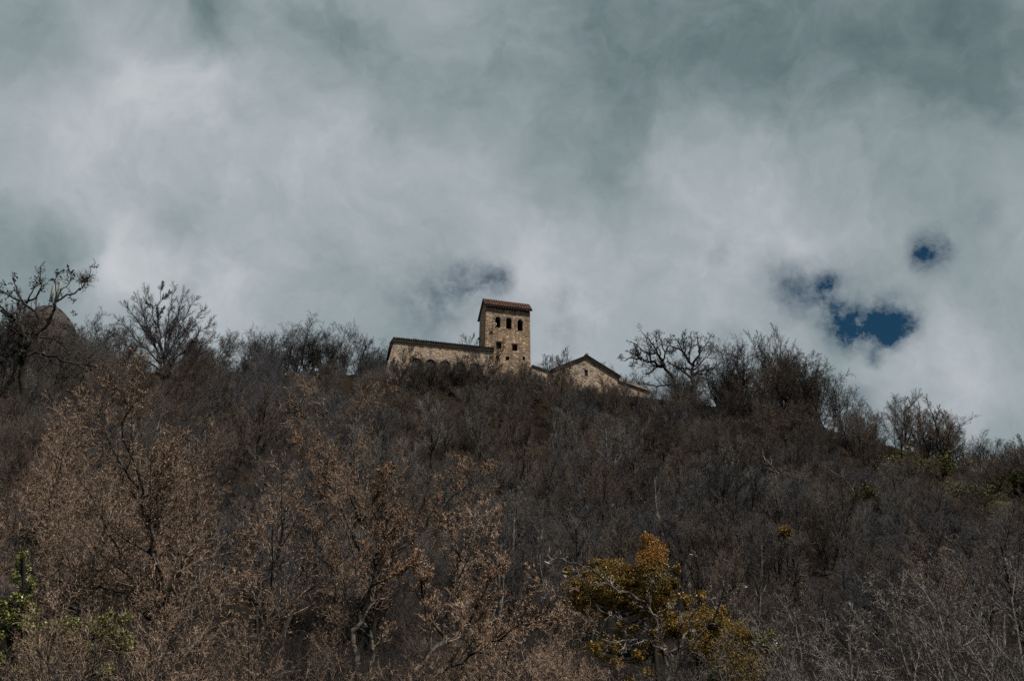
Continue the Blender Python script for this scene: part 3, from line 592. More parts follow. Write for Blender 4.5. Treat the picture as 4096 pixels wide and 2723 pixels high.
ivy_tree('ivy_clad_tree', 'dense column of dark olive ivy, farthest from the orange top knot', 29, [(2960, 2800), (2960, 2660), (2965, 2540)],
         [([(2950, 2535, 55, 55), (2975, 2600, 72, 75), (2955, 2680, 85, 75), (3015, 2660, 60, 65), (2910, 2600, 45, 55)] + sprays(2965, 2580, 42, 60, 18), 'ivy_olive', .036, 3.8, None), (sprays(3070, 2560, 40, 20, 8) + sprays(2930, 2715, 60, 20, 8), 'ivy_green', .05, .6, None)], 340)
gv = random.Random(19)
ivy_tree('ivy_clad_tree', 'tree wrapped in bright green ivy with a thin leafy column', 25, [(130, 2800), (110, 2560), (98, 2380), (95, 2230)],
         [([(100 + gv.gauss(0, 12), y_, 20, 24) for y_ in range(2215, 2480, 24)], 'ivy_green', .06, .42, 'thin ivy column'), (sprays(40, 2470, 45, 35, 16) + sprays(70, 2610, 70, 55, 22) + sprays(140, 2700, 70, 25, 12), 'ivy_green', .06, .40, None),
          (sprays(280, 2505, 60, 32, 18) + sprays(200, 2580, 60, 30, 10), 'ivy_green', .06, .40, None), (sprays(430, 2480, 32, 26, 9) + sprays(450, 2590, 48, 55, 20) + sprays(370, 2670, 35, 20, 6), 'ivy_green', .06, .40, None)], 360)
mo = ivy_tree('mistletoe_tree', 'grey tree carrying one round orange mistletoe ball on the slope', 66, [(3115, 2260), (3122, 2190), (3135, 2140)],
         [([(3140, 2132, 27, 28), (3134, 2146, 22, 18)], 'ivy_olive', .08, 4.0, 'round orange ball'), ([(3062, 2178, 10, 10)], 'ivy_olive', .10, 3.0, None)], 380, 'tree')
tm = Tree(381, P_SLOPE); stems(tm, 5, max(3.0, at(3140, 2090, 66).z - mo.location.z), .10, .5)
mt_, mc_ = tm.meshes('mistletoe_tree', M['bark_dark'], M['twig_grey']); link('stems', mt_, mo); link('crown', mc_, mo)

# ------------------------------------------------------------------ buildings
class Frame:
    def __init__(s, px, py, D, theta):
        s.P = at(px, py, D); s.th = theta; s.a = Vector((math.cos(theta), math.sin(theta), 0)); s.n = Vector((-math.sin(theta), math.cos(theta), 0))
    def hit(s, px, py, t=0.0):
        d = ray(px, py); P = Vector((s.P.x, s.P.y, 0)) + s.n * t
        k = (P - CAM).dot(s.n) / d.dot(s.n); q = CAM + d * k
        return (q - P).dot(s.a), q.z
def solve(px0, py0, px1, py1, D):
    lo, hi = -.6, .6
    for _ in range(60):
        m = (lo + hi) / 2; f = Frame(px0, py0, D, m)
        if f.hit(px1, py1)[1] > f.P.z: lo, hi = (lo, m) if False else (m, hi) if _dir else (lo, m)
        else: lo, hi = (lo, m) if _dir else (m, hi)
    return m
_f0, _f1 = Frame(1944, 1219, 131, -.3), Frame(1944, 1219, 131, .3)
_dir = _f0.hit(2126, 1242)[1] > _f1.hit(2126, 1242)[1]

def prism(bm, poly, y0, y1):
    """polygon in (x, z) extruded along y"""
    a = [bm.verts.new((x, y0, z)) for x, z in poly]; b = [bm.verts.new((x, y1, z)) for x, z in poly]
    n = len(poly); bm.faces.new(a); bm.faces.new(b[::-1])
    for i in range(n): bm.faces.new((a[i], b[i], b[(i + 1) % n], a[(i + 1) % n]))
def box(bm, x0, x1, y0, y1, z0, z1): prism(bm, [(x0, z0), (x1, z0), (x1, z1), (x0, z1)], y0, y1)
def plan(bm, poly, z0, z1):
    a = [bm.verts.new((x, y, z0)) for x, y in poly]; b = [bm.verts.new((x, y, z1)) for x, y in poly]
    n = len(poly); bm.faces.new(a[::-1]); bm.faces.new(b)
    for i in range(n): bm.faces.new((a[i], a[(i + 1) % n], b[(i + 1) % n], b[i]))
def arch_poly(xc, w, z0, zt, n=10):
    """arched outline: springing half a width under the crown"""
    r = w / 2; zs = zt - r
    return [(xc - r, z0), (xc + r, z0)] + [(xc + r * math.cos(PI * i / n), zs + r * math.sin(PI * i / n)) for i in range(n + 1)]
def cut(o, cutters):
    """take openings out of a wall, for good"""
    for cb in cutters:
        bmesh.ops.recalc_face_normals(cb, faces=cb.faces)
        me = bpy.data.meshes.new('tmp'); cb.to_mesh(me); cb.free()
        c = bpy.data.objects.new('tmp', me); C.objects.link(c); c.parent = o.parent
        md = o.modifiers.new('b', 'BOOLEAN'); md.operation = 'DIFFERENCE'; md.object = c; md.solver = 'EXACT'
        bpy.context.view_layer.update()
        dg = bpy.context.evaluated_depsgraph_get()
        new = bpy.data.meshes.new_from_object(o.evaluated_get(dg)); o.modifiers.clear(); print('cut', o.parent.name, len(o.data.polygons), '->', len(new.polygons)); o.data = new
        bpy.data.objects.remove(c)
def tiles(bm, x0, x1, lo, hi, cols, courses, g, rad=None, lift=.03):
    """barrel tiles on a slope; lo and hi are (y, z) of eave and ridge"""
    w = (x1 - x0) / cols; r = rad or w * .46
    sl = Vector((0, hi[0] - lo[0], hi[1] - lo[1])); nrmv = Vector((0, -sl.z, sl.y)).normalized()
    if nrmv.z < 0: nrmv = -nrmv
    for c in range(cols):
        xc = x0 + (c + .5) * w
        for q in range(courses):
            a = max(q - .12, -.04) / courses + g.uniform(-.008, .008); b = (q + 1) / courses
            rings = []
            for u, rr, h in ((a, r * 1.06, lift + .035), (b, r * .86, lift)):
                c0 = Vector((xc + g.uniform(-.012, .012), lo[0], lo[1])) + sl * u + nrmv * (h + g.uniform(-.008, .008))
                rings.append([bm.verts.new(c0 + Vector((rr * math.cos(PI * i / 6), 0, 0)) + nrmv * (rr * .8 * math.sin(PI * i / 6))) for i in range(7)])
            for i in range(6): bm.faces.new((rings[0][i], rings[0][i + 1], rings[1][i + 1], rings[1][i]))
            bm.faces.new(rings[0])
gg = random.Random(9)

# ---- the tower
th = solve(1944, 1219, 2126, 1242, 131)
fr = Frame(1944, 1219, 131, th)
sl1, zE = fr.hit(1945, 1222); sr1, _ = fr.hit(2121, 1246); sl0, _ = fr.hit(1939, 1400); sr0, _ = fr.hit(2123.5, 1450)
zB = gz(fr.P.x, fr.P.y) - 3.0
_, zLow = fr.hit(2030, 1480)
k = (zE - zB) / (zE - zLow); slb, srb = sl1 + (sl0 - sl1) * k * 0.9, sr1 + (sr0 - sr1) * k * 0.9
DT, TR = 3.9, 1.35
_, zR = fr.hit(1937, 1197, TR); zR = min(max(zR, zE + .5), zE + 1.5)
_, zK = fr.hit(1927, 1279, DT); zK = min(max(zK, zE - 2.4), zE - .2)
print('openings', sl1, sr1, slb, srb); print('tower theta', math.degrees(th), 'w', sr1 - sl1, 'eave', zE, 'ridge', zR, 'back', zK, 'base', zB, 'ground', zB + 3)
T = thing('stone_tower', 'tall square tan stone tower with red tiled roof above the trees', 'tower', (fr.P.x, fr.P.y, zB), th)
bm = bmesh.new()
def towersec(z):
    u = (z - zB) / (zE - zB); return slb + (sl1 - slb) * u, srb + (sr1 - srb) * u
e = .12
ra = (zR - .12); 
vb = [bm.verts.new(v) for v in ((slb, 0, 0), (srb, 0, 0), (srb, DT, 0), (slb, DT, 0))]
H1, HK, HR = zE - zB, zK - zB, zR - zB - .1
f0, f1, f2 = [[bm.verts.new((towersec(zz + zB)[q], yy, zz)) for q in (0, 1)] for yy, zz in ((e, H1), (TR, HR), (DT - e, HK))]
bm.faces.new((vb[3], vb[2], vb[1], vb[0])); bm.faces.new((vb[0], vb[1], f0[1], f0[0])); bm.faces.new((f0[0], f0[1], f1[1], f1[0])); bm.faces.new((f1[0], f1[1], f2[1], f2[0]))
bm.faces.new((vb[2], vb[3], f2[0], f2[1])); bm.faces.new((vb[0], f0[0], f1[0], f2[0], vb[3])); bm.faces.new((vb[1], vb[2], f2[1], f1[1], f0[1]))
wall = obj('wall', bm, M['tower_stone'], T)
# openings from the photograph
cs = []
c = bmesh.new(); box(c, sl1 + .55, sr1 - .55, .6, DT - .55, 1.0, min(H1, HK) - .35); hollow = c
c = bmesh.new(); ARCH = []
for xl, xr, yt, yb in ((530, 645, 450, 665), (758, 878, 470, 695), (998, 1110, 512, 735)):
    x0, z0 = fr.hit(1880 + xl / 5.228, 1180 + yb / 5.228); x1, z1 = fr.hit(1880 + xr / 5.228, 1180 + yt / 5.228)
    ARCH.append(((x0 + x1) / 2, x1 - x0, z0 - zB, z1 - zB)); prism(c, arch_poly((x0 + x1) / 2, x1 - x0, z0 - zB, z1 - zB), -.5, .9)
SQ = []
for xl, xr, yt, yb in ((552, 668, 978, 1108), (885, 1000, 1028, 1152), (540, 600, 1272, 1322), (745, 825, 1285, 1350), (1100, 1155, 1285, 1350)):
    x0, z0 = fr.hit(1880 + xl / 5.228, 1180 + yb / 5.228); x1, z1 = fr.hit(1880 + xr / 5.228, 1180 + yt / 5.228)
    SQ.append((x0, x1, z0 - zB, z1 - zB)); box(c, x0, x1, -.5, .9, z0 - zB, z1 - zB)
cs.append(c); cs.append(hollow); cut(wall, cs)
for xc, w, z0, z1 in ARCH:       # grey voussoirs round each arched opening
    bm = bmesh.new(); r = w / 2; zs = z1 - r; n = 11
    yy = e * (zs - 0) / H1
    for i in range(n):
        a0, a1 = PI * i / n + .03, PI * (i + 1) / n - .03; ro = r + gg.uniform(.24, .36); pr = gg.uniform(.02, .05)
        prism(bm, [(xc + r * math.cos(a0), zs + r * math.sin(a0)), (xc + ro * math.cos(a0), zs + ro * math.sin(a0)), (xc + ro * math.cos(a1), zs + ro * math.sin(a1)), (xc + r * math.cos(a1), zs + r * math.sin(a1))], yy - pr, yy + .2)
    obj('arch_surround', bm, M['arch_stone'], T)
for x0, x1, z0, z1 in SQ[:2]:
    bm = bmesh.new(); yy = e * z0 / H1; box(bm, x0 - .15, x1 + .15, yy - .035, yy + .3, z1 + .004, z1 + .13); obj('lintel', bm, M['timber'], T)
# roof: battens, tiles on both slopes, ridge
x0, x1 = sl1 - .22, sr1 + .25
rf = bmesh.new()
prism_y = lambda bm, x0, x1, poly: [bm.faces.new(f) for f in (lambda a, b: [a, b[::-1]] + [(a[i], b[i], b[(i + 1) % len(a)], a[(i + 1) % len(a)]) for i in range(len(a))])([bm.verts.new((x0, y, z)) for y, z in poly], [bm.verts.new((x1, y, z)) for y, z in poly])]
FE, BE = (-.22, H1 - .12), (DT + .3, HK - .2)
prism_y(rf, x0, x1, [(FE[0], FE[1]), (TR, HR + .03), (BE[0], BE[1]), (BE[0], BE[1] + .14), (TR, HR + .17), (FE[0], FE[1] + .12)])
roof = obj('roof', rf, M['timber'], T)
bm = bmesh.new(); tiles(bm, x0, x1, (FE[0] - .05, FE[1] + .13), (TR, HR + .17), 18, 5, gg); tiles(bm, x0, x1, (BE[0] + .05, BE[1] + .15), (TR, HR + .18), 18, 9, gg)
for i in range(14):
    a = x0 + (x1 - x0) * i / 14; b = a + (x1 - x0) / 14 + .06; ring = []
    for xx, rr in ((a, .13), (b, .11)): ring.append([bm.verts.new((xx, TR + rr * math.cos(PI * q / 6), HR + .2 + rr * math.sin(PI * q / 6))) for q in range(7)])
    for q in range(6): bm.faces.new((ring[0][q], ring[0][q + 1], ring[1][q + 1], ring[1][q]))
obj('roof_tiles', bm, M['tile_red'], roof)

# ---- lamps on the tower
lx0, lz1 = fr.hit(1968.5, 1294.5); lx1, lz0 = fr.hit(1980, 1305)
W = lambda f, s_, t_, z: Vector((f.P.x, f.P.y, 0)) + f.a * s_ + f.n * t_ + Vector((0, 0, z))
L = thing('floodlight', 'white rimmed floodlight on a bracket beside the first arched tower opening', 'lamp', W(fr, (lx0 + lx1) / 2, .1, (lz0 + lz1) / 2), th)
w, h = (lx1 - lx0) / 2, (lz1 - lz0) / 2 
bm = bmesh.new(); box(bm, -w, w, -.62, -.5, -h, h); housing = obj('housing', bm, M['white_metal'], L)
bm = bmesh.new(); box(bm, -w * .72, w * .72, -.635, -.615, -h * .66, h * .66); obj('lens', bm, M['dark_metal'], L)
bm = bmesh.new(); box(bm, -.03, .03, -.5, .1, -.03, .03); box(bm, -.1, .1, -.03, .12, -.1, .1); obj('bracket', bm, M['dark_metal'], L)
L.rotation_euler = (R(6), 0, th + R(8))
p = W(fr, -0.62, 1.2, fr.hit(1925.5, 1355, 1.2)[1])
L = thing('floodlight', 'small dark lamp sticking out of the shaded tower side above the hall roof', 'lamp', p, th)
bm = bmesh.new(); prism(bm, [(-.18, -.05), (.02, -.22), (.16, -.06), (-.04, .18)], -.12, .12); obj('housing', bm, M['dark_metal'], L)
bm = bmesh.new(); box(bm, .1, .75, -.02, .02, -.12, -.08); obj('bracket', bm, M['dark_metal'], L)

# ---- the hall left of the tower
th2 = solve(1575, 1366, 1976, 1407, 127.0)
fh = Frame(1575, 1366, 127.0, th2)
zH = fh.P.z; sHr, _ = fh.hit(1976, 1407); hb = gz(fh.P.x, fh.P.y) - 3
Hh = zH - hb
print('hall theta', math.degrees(th2), 'len', sHr, 'eave', zH, 'base', hb)
HL = thing('stone_hall', 'long tan stone hall with round arched windows against the tower side', 'building', (fh.P.x, fh.P.y, hb), th2)
# how far along the hall the tower's left side is
tl = W(fr, slb, 0, 0) - Vector((fh.P.x, fh.P.y, 0)); sT, tT = tl.dot(fh.a) - .1, tl.dot(fh.n) - .05
print('tower corner in hall frame', sT, tT)
tT = max(tT, .7)
bm = bmesh.new(); plan(bm, [(0, 0), (sHr - .1, 0), (sHr - .1, tT), (sT, tT), (sT, 6.5), (.35, 6.5)], 0, Hh)
for v in bm.verts:
    if v.co.z < .1 and v.co.x < .5: v.co.x -= 1.6      # battered corner
hw = obj('wall', bm, M['hall_stone'], HL)
cc = bmesh.new(); HA = []
for xc, yt in ((655, 520), (945, 547), (1245, 567), (1550, 597), (1838, 622)):
    s_, z1 = fh.hit(1540 + xc / 5.128, 1330 + yt / 5.128); wv = 1.28
    HA.append((s_, wv, z1 - hb)); prism(cc, arch_poly(s_, wv, z1 - hb - 2.5, z1 - hb), -.6, .5)
cut(hw, [cc])
for s_, wv, z1 in HA:
    wn = obj('arched_window', (lambda b: (prism(b, arch_poly(s_, wv - .01, z1 - 2.49, z1 - .01), .46, .49), b)[1])(bmesh.new()), M['glass'], HL)
    bm = bmesh.new(); n = 12; r = wv / 2; zs = z1 - r
    for i in range(n):
        a0, a1 = PI * i / n, PI * (i + 1) / n
        prism(bm, [(s_ + (r - .09) * math.cos(a0), zs + (r - .09) * math.sin(a0)), (s_ + (r - .005) * math.cos(a0), zs + (r - .005) * math.sin(a0)), (s_ + (r - .005) * math.cos(a1), zs + (r - .005) * math.sin(a1)), (s_ + (r - .09) * math.cos(a1), zs + (r - .09) * math.sin(a1))], .38, .45)
    box(bm, s_ - r + .01, s_ - r + .09, .38, .45, z1 - 2.49, zs - .002); box(bm, s_ + r - .09, s_ + r - .01, .38, .45, z1 - 2.49, zs - .002)
    box(bm, s_ - r + .1, s_ + r - .1, .37, .45, zs - .35, zs - .26); box(bm, s_ - .03, s_ + .03, .38, .45, z1 - 2.48, zs - .36)
    obj('frame', bm, M['timber'], wn)
    bm = bmesh.new()
    for i in range(13):
        a0, a1 = PI * i / 13 + .02, PI * (i + 1) / 13 - .02; ro = r + gg.uniform(.2, .28); pr = gg.uniform(.015, .04)
        prism(bm, [(s_ + r * math.cos(a0), zs + r * math.sin(a0)), (s_ + ro * math.cos(a0), zs + ro * math.sin(a0)), (s_ + ro * math.cos(a1), zs + ro * math.sin(a1)), (s_ + r * math.cos(a1), zs + r * math.sin(a1))], -pr, .2)
    obj('arch_surround', bm, M['hall_stone'], HL)
bm = bmesh.new(); box(bm, -.1, sHr, -.16, tT - .01, Hh + .004, Hh + .2); box(bm, -.14, sHr + .02, -.24, tT - .01, Hh + .205, Hh + .32)
obj('cornice', bm, M['cornice'], HL)
bm = bmesh.new(); prism_y(bm, -.15, sT - .05, [(-.28, Hh + .325), (3.4, Hh + 1.35), (6.8, Hh + .325)]); prism_y(bm, sT - .04, sHr + .02, [(-.28, Hh + .325), (tT - .02, Hh + .325), (tT - .02, Hh + .325 + .27 * (tT + .2))])
hr = obj('roof', bm, M['old_roof'], HL)
bm = bmesh.new(); nc = 42; xe = sT - .05
cw = (sHr + .17) / 42; nl = int((xe + .15) / cw)
tiles(bm, -.15, -.15 + nl * cw, (-.36, Hh + .34), (3.4, Hh + 1.38), nl, 8, gg, lift=.0); tiles(bm, -.15 + nl * cw, sHr + .02, (-.36, Hh + .34), (tT - .05, Hh + .34 + .27 * (tT + .2)), 42 - nl, 2, gg, lift=.0)
obj('roof_tiles', bm, M['tile_dark'], hr)

# ---- chapel with the gable
fc = Frame(2346, 1428, 134, th)
cb = gz(fc.P.x, fc.P.y) - 2.5
def chl(px, py): s_, z = fc.hit(px, py); return s_, z - cb
ap, le, re_ = chl(2346, 1433), chl(2214, 1486), chl(2471, 1510)
print('chapel', ap, le, re_, 'base', cb)
CH = thing('gabled_chapel', 'pale rubble stone chapel gable with one narrow window', 'building', (fc.P.x, fc.P.y, cb), th)
bm = bmesh.new(); prism(bm, [(le[0], 0), (re_[0], 0), (re_[0], re_[1]), (ap[0], ap[1]), (le[0], le[1])], 0, 10)
cw_ = obj('wall', bm, M['chapel_stone'], CH)
a, b = chl(2338, 1504), chl(2351.3, 1479)
bm = bmesh.new(); box(bm, a[0], b[0], -.5, .45, a[1], b[1]); cut(cw_, [bm])
wn = obj('window', (lambda q: (box(q, a[0] + .005, b[0] - .005, .40, .44, a[1] + .005, b[1] - .005), q)[1])(bmesh.new()), M['glass'], CH)
bm = bmesh.new(); xm = (a[0] + b[0]) / 2
box(bm, xm - .025, xm + .025, .34, .39, a[1] + .07, b[1] - .07); box(bm, a[0] + .01, b[0] - .01, .33, .39, b[1] - .06, b[1] - .01); box(bm, a[0] + .01, b[0] - .01, .33, .39, a[1] + .01, a[1] + .06)
obj('frame', bm, M['timber'], wn)
bm = bmesh.new()
def rake(bm, p, q, th1, y0, y1, lift):
    d = Vector((q[0] - p[0], q[1] - p[1])); nn = Vector((-d.y, d.x)).normalized(); nn = nn if nn.y > 0 else -nn
    prism(bm, [(p[0] + nn.x * lift, p[1] + nn.y * lift), (q[0] + nn.x * lift, q[1] + nn.y * lift), (q[0] + nn.x * (lift + th1), q[1] + nn.y * (lift + th1)), (p[0] + nn.x * (lift + th1), p[1] + nn.y * (lift + th1))], y0, y1)
def ext(p, q, k): return (q[0] + (q[0] - p[0]) * k, q[1] + (q[1] - p[1]) * k)
def rake_roof(bm, ap, l, r, y0, y1, t0, t1):
    def off(p, t): return (p[0], p[1] + t)
    prism(bm, [off(l, t0), off(ap, t0), off(r, t0), off(r, t1), off(ap, t1), off(l, t1)], y0, y1)
l2, r2 = ext(ap, le, .04), ext(ap, re_, .05)
rake_roof(bm, ap, l2, r2, -.18, 10.2, .004, .24)
obj('verge', bm, M['cornice'], CH)
bm = bmesh.new(); rake_roof(bm, ap, ext(ap, l2, .03), ext(ap, r2, .03), -.34, 10.3, .245, .40)
rr = obj('roof', bm, M['old_roof'], CH)
bm = bmesh.new(); box(bm, ap[0] - .17, ap[0] + .17, -.38, 10.3, ap[1] + .41, ap[1] + .62); obj('ridge_cap', bm, M['cornice'], rr)
for sx in (1, -1):                                  # stones of the verge seen as tile ends
    pass
# lower aisle on the far side
q0, q1 = chl(2472, 1519), chl(2600, 1563)
fa = q1[0]
bm = bmesh.new(); prism(bm, [(re_[0] + .004, 0), (fa, 0), (fa, q1[1]), (re_[0] + .004, q0[1])], .3, 10)
obj('aisle_wall', bm, M['hall_stone'], CH)
bm = bmesh.new(); d = (q1[1] - q0[1]) / (q1[0] - q0[0])
prism(bm, [(re_[0] + .004, q0[1] + .004), (fa + .18, q1[1] + .004 + d * .18), (fa + .18, q1[1] + .3 + d * .18), (re_[0] + .004, q0[1] + .3)], .08, 10.2)
obj('aisle_roof', bm, M['cornice'], CH)

# ---- low link wall between tower and chapel
fl = Frame(2122, 1466, 131.8, th)
lb = gz(fl.P.x, fl.P.y) - 2.5
p0, p1 = fl.hit(2118, 1463), fl.hit(2213, 1493)
LW = thing('link_wall', 'low stone wall with a sloping tiled coping between tower and chapel', 'wall', (fl.P.x, fl.P.y, lb), th)
bm = bmesh.new(); prism(bm, [(p0[0] + .3, 0), (p1[0], 0), (p1[0], p1[1] - lb), (p0[0] + .3, p0[1] - lb)], .05, .75); obj('wall', bm, M['hall_stone'], LW)
bm = bmesh.new(); n = 14
prism(bm, [(p0[0] + .3, p0[1] - lb + .004), (p1[0], p1[1] - lb + .004), (p1[0], p1[1] - lb + .12), (p0[0] + .3, p0[1] - lb + .12)], -.12, .9)
for i in range(n):
    u0, u1 = i / n, (i + 1) / n; xa = p0[0] + .3 + (p1[0] - p0[0] - .3) * u0; xb = p0[0] + .3 + (p1[0] - p0[0] - .3) * u1; z = p0[1] - lb + (p1[1] - p0[1]) * (u0 + u1) / 2 + .125
    r = (xb - xa) * .48; ring = [[bm.verts.new(((xa + xb) / 2 + r * math.cos(PI * q / 6), y, z + r * .9 * math.sin(PI * q / 6))) for q in range(7)] for y in (-.16, .92)]
    for q in range(6): bm.faces.new((ring[0][q], ring[0][q + 1], ring[1][q + 1], ring[1][q]))
    bm.faces.new(ring[0]); bm.faces.new(ring[1][::-1])
obj('coping', bm, M['tile_dark'], LW)

# ---- round drum building on the left
DD = 92
c = at(190, 1300, DD); db = gz(c.x, c.y) - 2; rad = 108 * DD / FPX
zEv = at(190, 1290, DD - rad).z; zAp = at(170, 1216, DD - .5).z
DB = thing('round_chapel', 'round brown brick chapel drum with a low roof behind the gnarled tree', 'building', (c.x, c.y, db))
def lathe(bm, prof, n=32):
    rings = [[bm.verts.new((r * math.cos(2 * PI * i / n), r * math.sin(2 * PI * i / n), z)) for i in range(n)] for r, z in prof]
    for a, b in zip(rings, rings[1:]):
        for i in range(n): bm.faces.new((a[i], a[(i + 1) % n], b[(i + 1) % n], b[i]))
    bm.faces.new(rings[0][::-1]); bm.faces.new(rings[-1])
hE = zEv - db
bm = bmesh.new(); lathe(bm, [(rad * .97, 0), (rad * .95, hE)]); obj('wall', bm, M['drum_stone'], DB)
bm = bmesh.new(); lathe(bm, [(rad * .955, hE + .004), (rad * .99, hE + .1), (rad * .99, hE + .25)]); obj('cornice', bm, M['drum_stone'], DB)
hA = max(zAp - db, hE + .8)
prof = [(rad * .995, hE + .255), (rad * 1.03, hE + .33)]
for q in range(11):          # stepped rings of worn stone tiles
    u0, u1 = q / 11, (q + 1) / 11; zz = lambda u: hE + .33 + (hA - hE - .33) * math.sin(u * PI / 2) ** .9
    prof += [(rad * (1.03 - .98 * u0) + .03, zz(u0) + .07), (rad * (1.03 - .98 * u1) + .05, zz(u1) + .02)]
bm = bmesh.new(); lathe(bm, prof + [(.05, hA + .1)], 40)
for v in bm.verts: v.co += Vector((gg.uniform(-.04, .04), gg.uniform(-.04, .04), gg.uniform(-.03, .03)))
obj('roof', bm, tile_mat('drum_roof_stone', [(0.022, 0.016, 0.012), (0.034, 0.025, 0.019), (0.028, 0.021, 0.017)]), DB)

# ---- antenna panels
c = at(216, 1220, DD + .8); ab = c.z
AN = thing('antenna_mast', 'pair of pale upright antenna panels on a mast above the round chapel', 'antenna', (c.x, c.y, ab - .8))
kk = DD / FPX * 1.1
bm = bmesh.new()
V, Q = tubes([([(0, 0, -.4), (0, 0, 2.1 - .2)], [.07, .06], 8), ([(-.32, -.1, .55), (.36, -.1, .55)], [.04, .04], 6), ([(-.32, -.1, 1.2), (.36, -.1, 1.2)], [.04, .04], 6)])
link('pole', quads_mesh('pole', V, Q, [M['grey_panel']]), AN)
for xx, z0, z1 in ((-.26, 1.0, 2.62), (.26, 1.15, 2.95)):
    bm = bmesh.new(); lathe(bm, [(.10, z0), (.15, z0 + .06), (.15, z1 - .06), (.11, z1)], 10)
    for v in bm.verts: v.co.x += xx; v.co.y = v.co.y * .7 - .2
    obj('panel', bm, M['grey_panel'], AN, smooth=True)

# ------------------------------------------------------------------ ridge trees
rr_ = random.Random(41)
RIDGE = [  # key, px, py of the top, metres in front (-) of or behind the crest, label
 ('ridge0', 20, 1205, 10, 'hazy twiggy tree behind the gnarled tree at the photo edge'), ('ridge2', 395, 1225, 4, 'slim forked tree just beside the round chapel'), ('dome1', 238, 1266, -8, 'grey bushy tree hiding the foot of the round chapel'), ('dome3', 130, 1278, -8, 'dark bushy tree behind the gnarled trunk'),
 ('ridge1', 470, 1290, 3, 'dark tree filling the gap between round chapel and dome crowned tree'), 
 ('ridge1', 800, 1340, 0, 'low dark tree under the outer edge of the dome crown'), ('ridge2', 915, 1375, 4, 'small lone sapling in the skyline gap beside the dome crowned tree'),
 ('ridge0', 1000, 1335, 2, 'first tree of the ridge row after the skyline gap'), ('dome3', 1080, 1312, 3, 'second tree of the ridge row after the skyline gap'), ('ridge4', 1150, 1312, 0, 'third tree of the ridge row, close under the highest one'),
 ('dome3', 1215, 1284, 3, 'highest tree of the ridge row between skyline gap and hall'), ('ridge3', 1305, 1290, 1, 'broad tree beside the highest one of the ridge row'), ('dome3', 1415, 1304, 3, 'upright tree standing apart in the ridge row near the hall'),
 ('ridge4', 1500, 1365, 1, 'shorter tree of the ridge row before the hall end'), ('ridge3', 1040, 1345, 1, 'low tree filling between the first two of the ridge row'), ('ridge1', 1180, 1325, 4, 'tree leaning on the highest one of the ridge row'), ('ridge2', 1258, 1318, -1, 'slim low tree in front of the highest one of the ridge row'), ('ridge3', 1362, 1330, 2, 'thick set tree before the upright one of the ridge row'), ('ridge2', 1462, 1352, 3, 'slim tree past the upright tree of the ridge row'), ('ridge2', 1552, 1368, 4, 'thin tree touching the battered hall corner'),
 ('ridge2', 1663, 1350, 12, 'wispy treetop showing over the hall roof'), ('ridge0', 2155, 1448, 8, 'twiggy treetop over the link wall next to the tower'), ('poplar', 2255, 1405, 7, 'slender treetop behind the chapel gable on its tower side'),
 ('ridge2', 2420, 1440, 14, 'faint treetop behind the falling chapel roof edge'), ('ridge4', 2512, 1462, 9, 'small treetop over the chapel aisle roof'), ('ridge3', 2560, 1500, 5, 'low bushy tree over the aisle corner'),
 ('ridge3', 2720, 1420, 4, 'tangled dark tree standing between the two oaks'), ('ridge1', 2860, 1440, 1, 'dark tree close behind the upright oak'), ('dome3', 2940, 1350, 1, 'dense dark round tree beyond the oaks'), ('ridge4', 2995, 1358, 4, 'dark tree between dense round tree and tall feathery tree'),
 ('poplar', 3080, 1298, 1, 'tall feathery tree with upright twigs, highest past the oaks'), ('dome0', 3020, 1425, -4, 'brown black bushy tree in front of the tall feathery tree'), ('ridge1', 2905, 1420, -3, 'bushy dark tree leaning against the upright oak'), ('dome2', 3120, 1440, -4, 'wide low dark tree under the feathery trees'), ('dome3', 3150, 1380, 2, 'round dark tree after the tall feathery tree on the falling ridge'), ('ridge1', 3170, 1405, -1, 'bushy tree in front of the round dark tree on the falling ridge'),
 ('poplar', 3225, 1415, 2, 'smaller feathery tree on the falling ridge'), ('dome3', 3290, 1470, 2, 'rounded tree where the ridge falls steeply'), ('ridge0', 3345, 1535, 2, 'small tree on the steep ridge fall'), ('ridge3', 3440, 1572, 3, 'low broad tree on the ridge before the round crowned tree'),
 ('dome3', 3560, 1596, 3, 'small round crowned tree standing out on the lower ridge'), ('ridge3', 3650, 1622, 3, 'rounded tree next to the small round crowned tree'), ('ridge1', 3745, 1642, 0, 'crooked drooping tree on the lower ridge'),
 ('ridge0', 3810, 1690, 2, 'tree beside the crooked drooping tree'), ('ridge4', 3880, 1725, 2, 'fine twigged tree far down the lower ridge'), ('ridge1', 3955, 1735, 3, 'pointed tree far down the lower ridge'), ('ridge1', 4010, 1770, 2, 'bushy tree near the lower end of the ridge'),
 ('poplar', 4060, 1775, 3, 'pointed tree at the very end of the ridge'), ('ridge2', 4130, 1800, 3, 'ridge tree cut by the photo edge')]
def crest_at(px):
    d = ray(px, 1500); return float(np.interp(math.atan2(d.x, d.y), _az, _dc))
for key, px, py, dd, lab in RIDGE:
    put_px('ridge_tree' if key != 'poplar' else 'feathery_tree', key, lab, px, py, crest_at(px) + dd, rng=rr_)

